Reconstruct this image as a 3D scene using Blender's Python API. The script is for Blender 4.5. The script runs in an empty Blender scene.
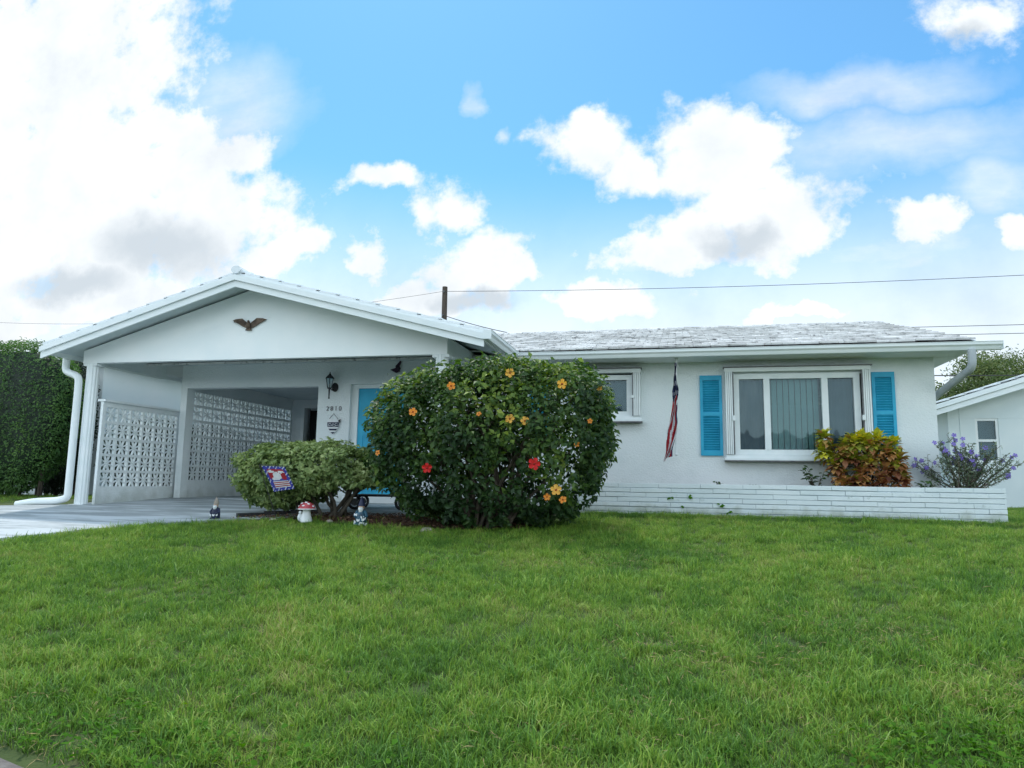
import bpy, math, random
import numpy as np
from mathutils import Vector, noise, Matrix
random.seed(7); rng = np.random.default_rng(7)
R = math.radians; PI = math.pi
sc = bpy.context.scene; col = sc.collection

# ------------------------------------------------------------------ materials
def nn(nt, t, **kw):
    n = nt.nodes.new(t)
    for k, v in kw.items(): setattr(n, k, v)
    return n
def ramp(nt, stops, interp='LINEAR'):
    r = nn(nt, 'ShaderNodeValToRGB'); cr = r.color_ramp; cr.interpolation = interp
    while len(cr.elements) < len(stops): cr.elements.new(0.5)
    for e, (p, c) in zip(cr.elements, stops):
        e.position = p; e.color = (*c, 1) if len(c) == 3 else c
    return r
def mat(name, stops, scale=6, detail=4, rough=.7, bump=0, bscale=60, attr=None, amix=.5, stretch=None, metal=0, spec=.4, trans=0, objrand=False, dirt=None, base=None):
    """procedural surface: colour ramp driven by noise (mixed with an attribute), bump, optional dirt patches"""
    m = bpy.data.materials.new(name); m.use_nodes = True; nt = m.node_tree
    b = nt.nodes['Principled BSDF']; L = nt.links.new
    if not isinstance(stops[0][0], (int, float)) or len(stops[0]) == 3: stops = [(0, stops[0]), (1, stops[-1])]
    geo = nn(nt, 'ShaderNodeNewGeometry'); src = geo.outputs['Position']
    if stretch:
        mp = nn(nt, 'ShaderNodeMapping'); mp.inputs['Scale'].default_value = stretch
        L(src, mp.inputs['Vector']); src = mp.outputs[0]
    no = nn(nt, 'ShaderNodeTexNoise'); no.inputs['Scale'].default_value = scale; no.inputs['Detail'].default_value = detail
    L(src, no.inputs['Vector'])
    mr = nn(nt, 'ShaderNodeMapRange'); mr.inputs[1].default_value = .3; mr.inputs[2].default_value = .7
    L(no.outputs[0], mr.inputs[0]); f = mr.outputs[0]
    if attr or objrand:
        if attr:
            a = nn(nt, 'ShaderNodeAttribute', attribute_name=attr); av = a.outputs['Fac']
        else:
            a = nn(nt, 'ShaderNodeObjectInfo'); av = a.outputs['Random']
        mx = nn(nt, 'ShaderNodeMix', data_type='FLOAT'); mx.inputs[0].default_value = amix
        L(f, mx.inputs[2]); L(av, mx.inputs[3]); f = mx.outputs[0]
    r = ramp(nt, stops); L(f, r.inputs[0]); c = r.outputs[0]
    if dirt:
        dc, dsc, lo, hi = dirt
        n2 = nn(nt, 'ShaderNodeTexNoise'); n2.inputs['Scale'].default_value = dsc; n2.inputs['Detail'].default_value = 7
        n2.inputs['Roughness'].default_value = .65
        L(src, n2.inputs['Vector'])
        m2 = nn(nt, 'ShaderNodeMapRange'); m2.inputs[1].default_value = lo; m2.inputs[2].default_value = hi
        L(n2.outputs[0], m2.inputs[0])
        mc = nn(nt, 'ShaderNodeMix', data_type='RGBA'); L(m2.outputs[0], mc.inputs[0]); L(c, mc.inputs[6]); mc.inputs[7].default_value = (*dc, 1)
        c = mc.outputs[2]
    if base:     # splash and mildew near the ground
        bc_, zh, am = base; sz = nn(nt, 'ShaderNodeSeparateXYZ'); L(geo.outputs['Position'], sz.inputs[0])
        n4 = nn(nt, 'ShaderNodeTexNoise'); n4.inputs['Scale'].default_value = 5; n4.inputs['Detail'].default_value = 6; L(geo.outputs['Position'], n4.inputs['Vector'])
        ad = nn(nt, 'ShaderNodeMath', operation='MULTIPLY_ADD'); ad.inputs[1].default_value = -zh * 1.6; L(n4.outputs[0], ad.inputs[0]); L(sz.outputs[2], ad.inputs[2])
        m4 = nn(nt, 'ShaderNodeMapRange'); m4.inputs[1].default_value = zh * .1; m4.inputs[2].default_value = -zh * .75; m4.inputs[4].default_value = am; L(ad.outputs[0], m4.inputs[0])
        mc4 = nn(nt, 'ShaderNodeMix', data_type='RGBA'); L(m4.outputs[0], mc4.inputs[0]); L(c, mc4.inputs[6]); mc4.inputs[7].default_value = (*bc_, 1); c = mc4.outputs[2]
    L(c, b.inputs['Base Color'])
    b.inputs['Roughness'].default_value = rough; b.inputs['Metallic'].default_value = metal
    b.inputs['Specular IOR Level'].default_value = spec
    if bump:
        n3 = nn(nt, 'ShaderNodeTexNoise'); n3.inputs['Scale'].default_value = bscale; n3.inputs['Detail'].default_value = 5
        L(src, n3.inputs['Vector'])
        bp = nn(nt, 'ShaderNodeBump'); bp.inputs['Strength'].default_value = bump; bp.inputs['Distance'].default_value = .01
        L(n3.outputs[0], bp.inputs['Height']); L(bp.outputs[0], b.inputs['Normal'])
    if trans:
        t = nn(nt, 'ShaderNodeBsdfTranslucent'); 
        hs = nn(nt, 'ShaderNodeHueSaturation'); hs.inputs['Value'].default_value = 1.5; hs.inputs['Saturation'].default_value = 1.15
        L(c, hs.inputs['Color']); L(hs.outputs[0], t.inputs['Color'])
        ms = nn(nt, 'ShaderNodeMixShader'); ms.inputs[0].default_value = trans
        L(b.outputs[0], ms.inputs[1]); L(t.outputs[0], ms.inputs[2]); L(ms.outputs[0], nt.nodes['Material Output'].inputs['Surface'])
    return m
def W(a): return (a, a * 1.0, a * 1.0)
M = {}
M['stucco'] = mat('white_stucco', [(0, (.73, .79, .80)), (1, (.80, .84, .85))], 1.4, 8, .85, .9, 45, dirt=((.64, .70, .71), .9, .50, .75), base=((.34, .38, .33), .35, .55))
M['gable'] = mat('bright_gable_stucco', [(0, (.80, .86, .87)), (1, (.87, .90, .90))], 2.0, 5, .85, .25, 90)
M['paint'] = mat('white_paint', [(0, (.76, .80, .81)), (1, (.83, .86, .86))], 3, 4, .55, .05, 40)
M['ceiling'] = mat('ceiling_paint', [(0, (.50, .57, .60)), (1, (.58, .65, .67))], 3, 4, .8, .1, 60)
M['fascia'] = mat('fascia_paint', [(0, (.72, .79, .80)), (1, (.81, .85, .86))], 2, 5, .5, .04, 30, stretch=(1, 1, 6))
M['vinyl'] = mat('white_aluminium', [(0, (.72, .78, .79)), (1, (.80, .84, .85))], 5, 3, .4, .02, 40)
M['brickw'] = mat('painted_brick', [(0, (.64, .72, .74)), (1, (.74, .80, .82))], 5, 5, .7, .5, 45, attr='rnd', amix=.4, dirt=((.30, .36, .34), 9, .62, .80), base=((.22, .26, .17), .22, .8))
M['mortar'] = mat('painted_mortar', [(0, (.26, .32, .36)), (1, (.40, .47, .51))], 8, 4, .9, .3, 50)
M['tile'] = mat('roof_tile', [(0, (.26, .26, .25)), (.25, (.46, .46, .45)), (.6, (.62, .62, .61)), (1, (.78, .78, .77))], 2.6, 7, .8, .4, 60, attr='rnd', amix=.45, dirt=((.13, .13, .13), 9, .53, .70))
M['tilewhite'] = mat('clean_roof_tile', [(0, (.66, .72, .75)), (1, (.80, .83, .85))], 2, 5, .7, .2, 60, attr='rnd', amix=.4, dirt=((.35, .38, .38), 4, .68, .85))
M['blue'] = mat('turquoise_paint', [(0, (.016, .32, .52)), (1, (.03, .42, .64))], 4, 3, .5, .05, 50)
M['black'] = mat('black_metal', [(0, (.006, .006, .008)), (1, (.02, .02, .022))], 12, 3, .45, .05, 80)
M['track'] = mat('grey_track_metal', [(0, (.10, .10, .11)), (1, (.22, .22, .23))], 20, 3, .5)
M['dark'] = mat('dark_interior', [(0, (.004, .004, .006)), (1, (.012, .012, .016))], 3, 2, .8)
M['blind'] = mat('vertical_blind_fabric', [(0, (.15, .30, .30)), (1, (.26, .44, .43))], 3, 3, .8, attr='rnd', amix=.5)
M['screen'] = mat('grey_curtain', [(0, (.045, .085, .110)), (1, (.09, .15, .18))], 3, 3, .9)
M['slab'] = mat('painted_concrete', [(0, (.22, .25, .26)), (1, (.36, .39, .40))], 1.6, 8, .6, .15, 60, stretch=(.4, 2.2, 1), dirt=((.50, .54, .56), 1.5, .47, .58))
M['street'] = mat('asphalt', [(0, (.035, .035, .037)), (1, (.065, .065, .066))], 30, 4, .9, .5, 120)
M['kerb'] = mat('kerb_concrete', [(0, (.12, .10, .09)), (1, (.22, .20, .18))], 14, 6, .9, .5, 120)
M['soil'] = mat('soil', [(0, (.035, .06, .012)), (.6, (.06, .09, .02)), (1, (.11, .10, .045))], 3, 8, .95, .8, 40)
M['mulchbase'] = mat('mulch_bed', [(0, (.03, .015, .009)), (1, (.10, .05, .03))], 20, 5, .95, .8, 40)
M['mulch'] = mat('mulch_chips', [(0, (.05, .022, .012)), (.6, (.14, .07, .04)), (1, (.26, .17, .11))], 9, 3, .9, attr='rnd', amix=.8)
M['bark'] = mat('bark', [(0, (.03, .024, .018)), (1, (.10, .085, .065))], 12, 5, .9, .7, 50, stretch=(1, 1, .3))
M['twig'] = mat('twig', [(0, (.05, .04, .03)), (1, (.16, .13, .10))], 12, 4, .85)
LG = dict(rough=.52, spec=.38, trans=.28)
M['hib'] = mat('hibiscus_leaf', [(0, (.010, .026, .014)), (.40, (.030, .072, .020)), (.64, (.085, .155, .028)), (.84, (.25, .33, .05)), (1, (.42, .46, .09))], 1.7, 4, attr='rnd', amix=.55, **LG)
M['varieg'] = mat('pale_shrub_leaf', [(0, (.05, .09, .03)), (.35, (.14, .21, .07)), (.65, (.30, .38, .14)), (1, (.62, .66, .34))], 2.0, 4, attr='rnd', amix=.6, **LG)
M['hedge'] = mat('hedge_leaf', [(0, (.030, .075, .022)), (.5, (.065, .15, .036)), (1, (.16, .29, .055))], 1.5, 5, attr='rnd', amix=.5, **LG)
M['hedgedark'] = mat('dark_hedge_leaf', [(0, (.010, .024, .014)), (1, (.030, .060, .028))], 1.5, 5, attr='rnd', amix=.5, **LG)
M['treeleaf'] = mat('tree_leaf', [(0, (.04, .07, .025)), (.6, (.11, .16, .05)), (1, (.26, .28, .11))], .8, 4, attr='rnd', amix=.55, **LG)
M['croton'] = mat('croton_leaf', [(0, (.07, .03, .03)), (.2, (.20, .07, .035)), (.36, (.38, .18, .08)), (.5, (.58, .32, .12)), (.6, (.20, .24, .04)), (.78, (.46, .48, .05)), (1, (.85, .70, .06))], 2.6, 3, attr='rnd', amix=.8, **LG)
M['duranta'] = mat('grey_green_leaf', [(0, (.05, .085, .045)), (.6, (.16, .21, .12)), (1, (.36, .42, .28))], 3, 3, attr='rnd', amix=.7, **LG)
M['green'] = mat('weed_leaf', [(0, (.012, .036, .008)), (1, (.05, .11, .016))], 3, 3, attr='rnd', amix=.7, **LG)
M['weed'] = mat('broad_weed_leaf', [(0, (.035, .11, .012)), (.7, (.08, .20, .02)), (1, (.18, .28, .04))], 3, 3, attr='rnd', amix=.7, rough=.8, spec=.05, trans=.3)
M['yellow'] = mat('yellow_petal', [(0, (.65, .32, .035)), (1, (.85, .48, .10))], 30, 3, .6, attr='rnd', trans=.2)
M['orange'] = mat('orange_petal', [(0, (.70, .20, .02)), (1, (.80, .33, .05))], 30, 3, .6, attr='rnd', trans=.2)
M['red'] = mat('red_petal', [(0, (.48, .006, .006)), (1, (.70, .016, .014))], 30, 3, .6, attr='rnd', trans=.2)
M['centre'] = mat('flower_centre', [(0, (.22, .012, .008)), (1, (.34, .03, .01))], 30, 3, .6)
M['purple'] = mat('purple_petal', [(0, (.16, .11, .46)), (1, (.34, .26, .72))], 20, 3, .6, attr='rnd', trans=.2)
M['wood'] = mat('weathered_pole_wood', [(0, (.045, .035, .028)), (1, (.10, .08, .065))], 4, 5, .9, .5, 30, stretch=(6, 6, .5))
M['wire'] = mat('wire_rubber', [(0, (.02, .02, .02)), (1, (.04, .04, .04))], 4, 2, .7)
M['redcap'] = mat('red_glaze', [(0, (.34, .035, .05)), (1, (.50, .08, .095))], 8, 3, .35)
M['white'] = mat('white_glaze', [(0, (.62, .66, .68)), (1, (.80, .82, .83))], 14, 3, .4)
M['navy'] = mat('navy_paint', [(0, (.006, .010, .035)), (1, (.014, .022, .065))], 12, 3, .5)
M['teal'] = mat('teal_glaze', [(0, (.01, .035, .06)), (1, (.03, .12, .19))], 25, 3, .4)
M['skin'] = mat('painted_face', [(0, (.42, .26, .18)), (1, (.52, .34, .24))], 20, 2, .6)
M['bronze'] = mat('bronze', [(0, (.05, .035, .025)), (1, (.16, .115, .08))], 16, 4, .5, .3, 60, metal=.3)
M['wine'] = mat('dark_violet_metal', [(0, (.012, .004, .018)), (1, (.06, .012, .05))], 30, 3, .4)
M['stone'] = mat('pale_stone', [(0, (.20, .17, .14)), (1, (.38, .34, .29))], 12, 5, .9, .5, 50)
M['flagred'] = mat('flag_red', [(0, (.26, .012, .02)), (1, (.38, .025, .035))], 10, 3, .85, trans=.25)
M['flagwhite'] = mat('flag_white', [(0, (.52, .53, .56)), (1, (.66, .66, .68))], 10, 3, .85, trans=.25)
M['flagnavy'] = mat('flag_navy', [(0, (.006, .011, .04)), (1, (.012, .02, .07))], 10, 3, .85)
M['flagblue'] = mat('flag_blue', [(0, (.018, .022, .17)), (1, (.03, .04, .26))], 10, 3, .85)
M['nwall'] = mat('neighbour_stucco', [(0, (.78, .87, .88)), (1, (.84, .90, .91))], 1.5, 5, .85, .3, 60)
M['nwarm'] = mat('neighbour_pale_stucco', [(0, (.66, .74, .76)), (1, (.74, .80, .81))], 1.5, 5, .85, .3, 60)
M['pipe'] = mat('grey_downspout_paint', [(0, (.36, .40, .43)), (1, (.48, .52, .54))], 5, 4, .5)
M['straw'] = mat('straw', [(0, (.20, .15, .06)), (1, (.38, .30, .14))], 8, 3, .8, attr='rnd', amix=.8)
# glass: reflective, slightly dark, see-through
g = bpy.data.materials.new('window_glass'); g.use_nodes = True; nt = g.node_tree
nt.nodes.remove(nt.nodes['Principled BSDF'])
tr = nn(nt, 'ShaderNodeBsdfTransparent'); tr.inputs[0].default_value = (.86, .90, .90, 1)
gl = nn(nt, 'ShaderNodeBsdfGlossy'); gl.inputs['Roughness'].default_value = .02; gl.inputs['Color'].default_value = (.70, .92, 1, 1)
fr = nn(nt, 'ShaderNodeFresnel'); fr.inputs[0].default_value = 1.6
nz = nn(nt, 'ShaderNodeTexNoise'); nz.inputs['Scale'].default_value = 1.4
bp = nn(nt, 'ShaderNodeBump'); bp.inputs['Strength'].default_value = .12; bp.inputs['Distance'].default_value = .05
nt.links.new(nz.outputs[0], bp.inputs['Height']); nt.links.new(bp.outputs[0], gl.inputs['Normal'])
ms = nn(nt, 'ShaderNodeMixShader'); nt.links.new(fr.outputs[0], ms.inputs[0]); nt.links.new(tr.outputs[0], ms.inputs[1]); nt.links.new(gl.outputs[0], ms.inputs[2])
nt.links.new(ms.outputs[0], nt.nodes['Material Output'].inputs['Surface']); M['glass'] = g

# ------------------------------------------------------------------ mesh building
def worldloc(o):
    v = Vector((0, 0, 0))
    while o is not None: v += o.location; o = o.parent
    return v
class MB:
    def __init__(s): s.v = []; s.f = []; s.r = []; s.m = []
    def quad(s, *p, mi=0, r=None):
        b = len(s.v); s.v += [tuple(q) for q in p]; s.f.append(tuple(range(b, b + len(p)))); s.r.append(random.random() if r is None else r); s.m.append(mi)
    def obox(s, c, a, b, d, mi=0):
        c, a, b, d = map(Vector, (c, a, b, d)); k = len(s.v); r = random.random()
        for i in (-1, 1):
            for j in (-1, 1):
                for l in (-1, 1): s.v.append(tuple(c + a * i + b * j + d * l))
        for q in ((0, 1, 3, 2), (4, 6, 7, 5), (0, 4, 5, 1), (2, 3, 7, 6), (0, 2, 6, 4), (1, 5, 7, 3)):
            s.f.append(tuple(k + t for t in q)); s.r.append(r); s.m.append(mi)
    def box(s, x0, x1, y0, y1, z0, z1, mi=0):
        s.obox(((x0 + x1) / 2, (y0 + y1) / 2, (z0 + z1) / 2), ((x1 - x0) / 2, 0, 0), (0, (y1 - y0) / 2, 0), (0, 0, (z1 - z0) / 2), mi)
    def tube(s, pts, rad, n=10, cap=True, mi=0, flat=1.0):
        pts = [Vector(p) for p in pts]; rads = rad if isinstance(rad, (list, tuple)) else [rad] * len(pts)
        k = len(s.v); prev = None; r = random.random()
        for i, p in enumerate(pts):
            t = (pts[min(i + 1, len(pts) - 1)] - pts[max(i - 1, 0)]).normalized()
            if prev is None:
                a = Vector((0, 0, 1)) if abs(t.z) < .9 else Vector((1, 0, 0)); u = t.cross(a).normalized()
            else: u = (prev - t * prev.dot(t)).normalized()
            prev = u; w = t.cross(u)
            for j in range(n):
                an = 2 * PI * j / n; s.v.append(tuple(p + (u * math.cos(an) + w * math.sin(an) * flat) * rads[i]))
        for i in range(len(pts) - 1):
            for j in range(n):
                s.f.append((k + i * n + j, k + i * n + (j + 1) % n, k + (i + 1) * n + (j + 1) % n, k + (i + 1) * n + j)); s.r.append(r); s.m.append(mi)
        if cap:
            s.f.append(tuple(k + j for j in range(n))[::-1]); s.f.append(tuple(k + (len(pts) - 1) * n + j for j in range(n))); s.r += [r, r]; s.m += [mi, mi]
    def lathe(s, c, prof, n=20, mi=0, sx=1, sy=1):
        k = len(s.v); c = Vector(c); r = random.random()
        for (rr, z) in prof:
            for j in range(n):
                a = 2 * PI * j / n; s.v.append((c.x + rr * math.cos(a) * sx, c.y + rr * math.sin(a) * sy, c.z + z))
        for i in range(len(prof) - 1):
            for j in range(n):
                s.f.append((k + i * n + j, k + i * n + (j + 1) % n, k + (i + 1) * n + (j + 1) % n, k + (i + 1) * n + j)); s.r.append(r); s.m.append(mi)
        s.f.append(tuple(k + j for j in range(n))[::-1]); s.f.append(tuple(k + (len(prof) - 1) * n + j for j in range(n))); s.r += [r, r]; s.m += [mi, mi]
    def ball(s, c, rx, ry, rz, n=12, mi=0):
        s.lathe((c[0], c[1], c[2]), [(max(1e-4, rx * math.sin(PI * i / n)), -rz * math.cos(PI * i / n)) for i in range(n + 1)], n + 4, mi, 1, ry / rx)
    def prism(s, poly, y0, y1, mi=0):      # polygon in XZ extruded in Y
        k = len(s.v); n = len(poly); r = random.random()
        for y in (y0, y1):
            for (x, z) in poly: s.v.append((x, y, z))
        s.f.append(tuple(range(k, k + n))); s.f.append(tuple(range(k + 2 * n - 1, k + n - 1, -1))); s.r += [r, r]; s.m += [mi, mi]
        for i in range(n):
            j = (i + 1) % n; s.f.append((k + i, k + n + i, k + n + j, k + j)); s.r.append(r); s.m.append(mi)
    def build(s, name, m, parent=None, smooth=False, bevel=0):
        off = worldloc(parent) if parent else Vector((0, 0, 0))
        me = bpy.data.meshes.new(name); me.from_pydata([(x - off.x, y - off.y, z - off.z) for x, y, z in s.v], [], s.f)
        ms_ = m if isinstance(m, list) else [m]
        for q in ms_: me.materials.append(q)
        if len(ms_) > 1: me.polygons.foreach_set('material_index', s.m)
        at = me.attributes.new('rnd', 'FLOAT', 'FACE'); at.data.foreach_set('value', s.r)
        me.update()
        if smooth:
            me.polygons.foreach_set('use_smooth', [True] * len(me.polygons))
            me.set_sharp_from_angle(angle=R(40))
        o = bpy.data.objects.new(name, me); col.objects.link(o)
        if parent: o.parent = parent
        if bevel:
            b = o.modifiers.new('bevel', 'BEVEL'); b.width = bevel; b.segments = 2; b.limit_method = 'ANGLE'
        return o
def tag(o, label=None, cat=None, group=None, kind=None):
    if label: o['label'] = label
    if cat: o['category'] = cat
    if group: o['group'] = group
    if kind: o['kind'] = kind
    return o
def thing(name, loc, label, cat, group=None):
    o = bpy.data.objects.new(name, None); o.empty_display_size = .2; col.objects.link(o); o.location = loc
    return tag(o, label, cat, group)
def mesh_np(name, V, F, m, parent=None, rnd=None, vattr=None, flat_n=3):
    """fast mesh from numpy arrays; F is (n,k)"""
    off = worldloc(parent) if parent else Vector((0, 0, 0))
    me = bpy.data.meshes.new(name); V = np.asarray(V, dtype=np.float32) - np.array(off, dtype=np.float32)
    F = np.asarray(F, dtype=np.int32); n, k = F.shape
    me.vertices.add(len(V)); me.vertices.foreach_set('co', V.ravel())
    me.loops.add(n * k); me.loops.foreach_set('vertex_index', F.ravel())
    me.polygons.add(n); me.polygons.foreach_set('loop_start', np.arange(n, dtype=np.int32) * k)
    me.materials.append(m)
    if rnd is not None:
        a = me.attributes.new('rnd', 'FLOAT', 'FACE'); a.data.foreach_set('value', np.asarray(rnd, dtype=np.float32))
    if vattr is not None:
        a = me.attributes.new('tip', 'FLOAT', 'POINT'); a.data.foreach_set('value', np.asarray(vattr, dtype=np.float32))
    me.update(calc_edges=True); me.validate()
    o = bpy.data.objects.new(name, me); col.objects.link(o)
    if parent: o.parent = parent
    return o
def unit(a): return a / np.maximum(np.linalg.norm(a, axis=1, keepdims=True), 1e-9)
def leaf_arrays(P, N, D, length, width, fold=.18, droop=.15, detail=False, rnd=None):
    """P base points, N leaf normals, D leaf directions -> verts, tri faces, rnd"""
    n = len(P); D = unit(D - N * np.sum(D * N, 1, keepdims=True)); S = np.cross(N, D)
    L = np.asarray(length).reshape(-1, 1) * np.ones((n, 1)); Wd = np.asarray(width).reshape(-1, 1) * np.ones((n, 1))
    if rnd is None: rnd = rng.random(n)
    if not detail:
        V = np.stack([P, P + D * L * .45 + S * Wd * .5 + N * Wd * fold, P + D * L - N * L * droop, P + D * L * .45 - S * Wd * .5 + N * Wd * fold], 1).reshape(-1, 3)
        b = np.arange(n) * 4
        F = np.concatenate([np.stack([b, b + 1, b + 2], 1), np.stack([b, b + 2, b + 3], 1)], 0); rr = np.concatenate([rnd, rnd])
    else:
        mid = P + D * L * .5 + N * L * droop * .3
        V = np.stack([P, P + D * L * .3 + S * Wd * .42 + N * Wd * fold, P + D * L * .68 + S * Wd * .5 + N * Wd * fold * .6, P + D * L - N * L * droop,
                      P + D * L * .68 - S * Wd * .5 + N * Wd * fold * .6, P + D * L * .3 - S * Wd * .42 + N * Wd * fold, mid], 1).reshape(-1, 3)
        b = np.arange(n) * 7
        F = np.concatenate([np.stack([b + 6, b + i, b + (i + 1) % 6], 1) for i in range(6)], 0); rr = np.concatenate([rnd] * 6)
    return V, F, rr
def rdir(n): return unit(rng.normal(size=(n, 3)))
def fbm(p, s): return noise.noise(Vector(p) * s) + .5 * noise.noise(Vector(p) * s * 2.1)
def bush_points(c, rad, n, expo=2.6, shell=.75, lump=.10, lsc=1.6, gap=-.35, gsc=3.0, under=.0, zmin=None, seed=0):
    """points through a lumpy superellipsoid, mostly near its skin; returns points and outward directions"""
    P = []; Nn = []; c = np.array(c); rad = np.array(rad)
    while len(P) < n:
        for d in rdir(4000):
            k = (abs(d[0]) ** expo + abs(d[1]) ** expo + abs(d[2]) ** expo) ** (-1 / expo)
            lm = 1 + lump * 2 * noise.noise(Vector(d) * lsc * 2 + Vector((seed, 0, 0))) + lump * noise.noise(Vector(d) * lsc * 6 + Vector((seed, 3, 0)))
            t = 1 - abs(random.gauss(0, .10)) if random.random() < shell else random.random() ** .5
            q = d * k * lm * t
            if under and q[2] < 0:
                sh = 1 - under * abs(q[2]) ** 1.5; q = np.array([q[0] * sh, q[1] * sh, q[2]])
            p = c + q * rad
            if zmin is not None and p[2] < zmin: continue
            if fbm(p, gsc) < gap: continue
            P.append(p); Nn.append(d * k / rad)
            if len(P) >= n: break
    return np.array(P), unit(np.array(Nn))
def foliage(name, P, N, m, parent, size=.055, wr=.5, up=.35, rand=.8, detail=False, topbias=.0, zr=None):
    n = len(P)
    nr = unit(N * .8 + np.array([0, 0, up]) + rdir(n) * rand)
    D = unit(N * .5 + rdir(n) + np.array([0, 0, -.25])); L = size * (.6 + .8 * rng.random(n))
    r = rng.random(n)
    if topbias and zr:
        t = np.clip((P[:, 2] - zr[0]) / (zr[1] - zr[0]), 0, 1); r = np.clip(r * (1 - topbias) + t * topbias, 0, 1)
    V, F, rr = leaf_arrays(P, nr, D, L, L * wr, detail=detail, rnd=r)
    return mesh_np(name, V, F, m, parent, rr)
def branchset(name, base, tips, m, parent, r0=.03, spread=.12, kink=.1):
    mb = MB()
    for t in tips:
        b = Vector(base) + Vector((random.uniform(-spread, spread), random.uniform(-spread, spread), 0)); t = Vector(t)
        k = [b + (t - b) * u + Vector((random.uniform(-1, 1), random.uniform(-1, 1), random.uniform(-.4, .8) * u)) * kink * math.sin(u * PI) for u in (0, .25, .5, .75, 1)]
        mb.tube(k, [r0 * (1 - .8 * u) for u in (0, .25, .5, .75, 1)], 6)
        for j in range(3):
            q = k[random.choice((2, 3))]; e = q + Vector((random.uniform(-1, 1), random.uniform(-1, 1), random.uniform(.1, 1))).normalized() * .35 * (t - b).length
            mb.tube([q, (q + e) / 2 + Vector((0, 0, .02)), e], [r0 * .35, r0 * .25, r0 * .12], 5)
    return mb.build(name, m, parent, smooth=True)

# ------------------------------------------------------------------ camera
cam = bpy.data.cameras.new('camera'); co = bpy.data.objects.new('camera', cam); col.objects.link(co); sc.camera = co
cam.sensor_width = 36; cam.lens = 25.31; cam.clip_start = .05; cam.clip_end = 3000
yaw, pit, rol = R(13), R(7.75), R(.9)
fw = Vector((-math.sin(yaw) * math.cos(pit), math.cos(yaw) * math.cos(pit), math.sin(pit))); rt = Vector((math.cos(yaw), math.sin(yaw), 0)); up = rt.cross(fw)
rt2 = rt * math.cos(rol) + up * math.sin(rol); up2 = up * math.cos(rol) - rt * math.sin(rol)
co.matrix_world = Matrix(((rt2.x, up2.x, -fw.x, 0), (rt2.y, up2.y, -fw.y, 0), (rt2.z, up2.z, -fw.z, .5), (0, 0, 0, 1)))

# ------------------------------------------------------------------ sun and sky
sunel, sunaz = R(64), math.atan2(-.42, .80)
sv = Vector((math.sin(sunaz) * math.cos(sunel), math.cos(sunaz) * math.cos(sunel), math.sin(sunel)))
sl = bpy.data.lights.new('sun', 'SUN'); sl.energy = 2.6; sl.angle = R(2.5); sl.color = (1, .95, .87)
so = bpy.data.objects.new('sun', sl); col.objects.link(so); so.rotation_euler = sv.to_track_quat('Z', 'Y').to_euler(); so.location = sv * 50
w = bpy.data.worlds.new('World'); sc.world = w; w.use_nodes = True; nt = w.node_tree; Lk = nt.links.new
bg = nt.nodes['Background']; bg.inputs[1].default_value = .145
sky = nn(nt, 'ShaderNodeTexSky', sky_type='NISHITA', sun_disc=False, sun_elevation=sunel, sun_rotation=sunaz, altitude=0, air_density=1.0, dust_density=.6, ozone_density=1.5)
def mth(op, a, b=None, cl=False):
    n = nn(nt, 'ShaderNodeMath', operation=op, use_clamp=cl)
    for i, q in enumerate((a, b)):
        if q is None: continue
        if isinstance(q, (int, float)): n.inputs[i].default_value = q
        else: Lk(q, n.inputs[i])
    return n.outputs[0]
tc = nn(nt, 'ShaderNodeTexCoord'); sp = nn(nt, 'ShaderNodeSeparateXYZ'); Lk(tc.outputs['Generated'], sp.inputs[0])
yy = mth('MAXIMUM', sp.outputs[1], .05)
cb = nn(nt, 'ShaderNodeCombineXYZ'); Lk(mth('DIVIDE', sp.outputs[0], yy), cb.inputs[0]); Lk(mth('DIVIDE', sp.outputs[2], yy), cb.inputs[1])
def vm(op, a, b):
    n = nn(nt, 'ShaderNodeVectorMath', operation=op)
    for i, q in enumerate((a, b)):
        if q is None: continue
        if isinstance(q, tuple): n.inputs[i].default_value = q
        else: Lk(q, n.inputs[i])
    return n
def noi(v, s, d, r=.55):
    n = nn(nt, 'ShaderNodeTexNoise'); n.inputs['Scale'].default_value = s; n.inputs['Detail'].default_value = d; n.inputs['Roughness'].default_value = r
    Lk(v, n.inputs['Vector']); return n
P0 = cb.outputs[0]
wn = noi(P0, 7, 6, .6)                                  # domain warp
warp = vm('MULTIPLY', vm('SUBTRACT', wn.outputs['Color'], (.5, .5, .5)).outputs[0], (.16, .12, 0)).outputs[0]
PW = vm('ADD', P0, warp).outputs[0]
def blobs(L, P):
    f = None
    for (u, v, a, b) in L:
        q = vm('SUBTRACT', P, (u, v, 0)).outputs[0]; q = vm('MULTIPLY', q, (1 / a, 1 / b, 0)).outputs[0]
        ln = nn(nt, 'ShaderNodeVectorMath', operation='LENGTH'); Lk(q, ln.inputs[0]); d = ln.outputs['Value']
        f = d if f is None else mth('MINIMUM', f, d)
    return f
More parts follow.
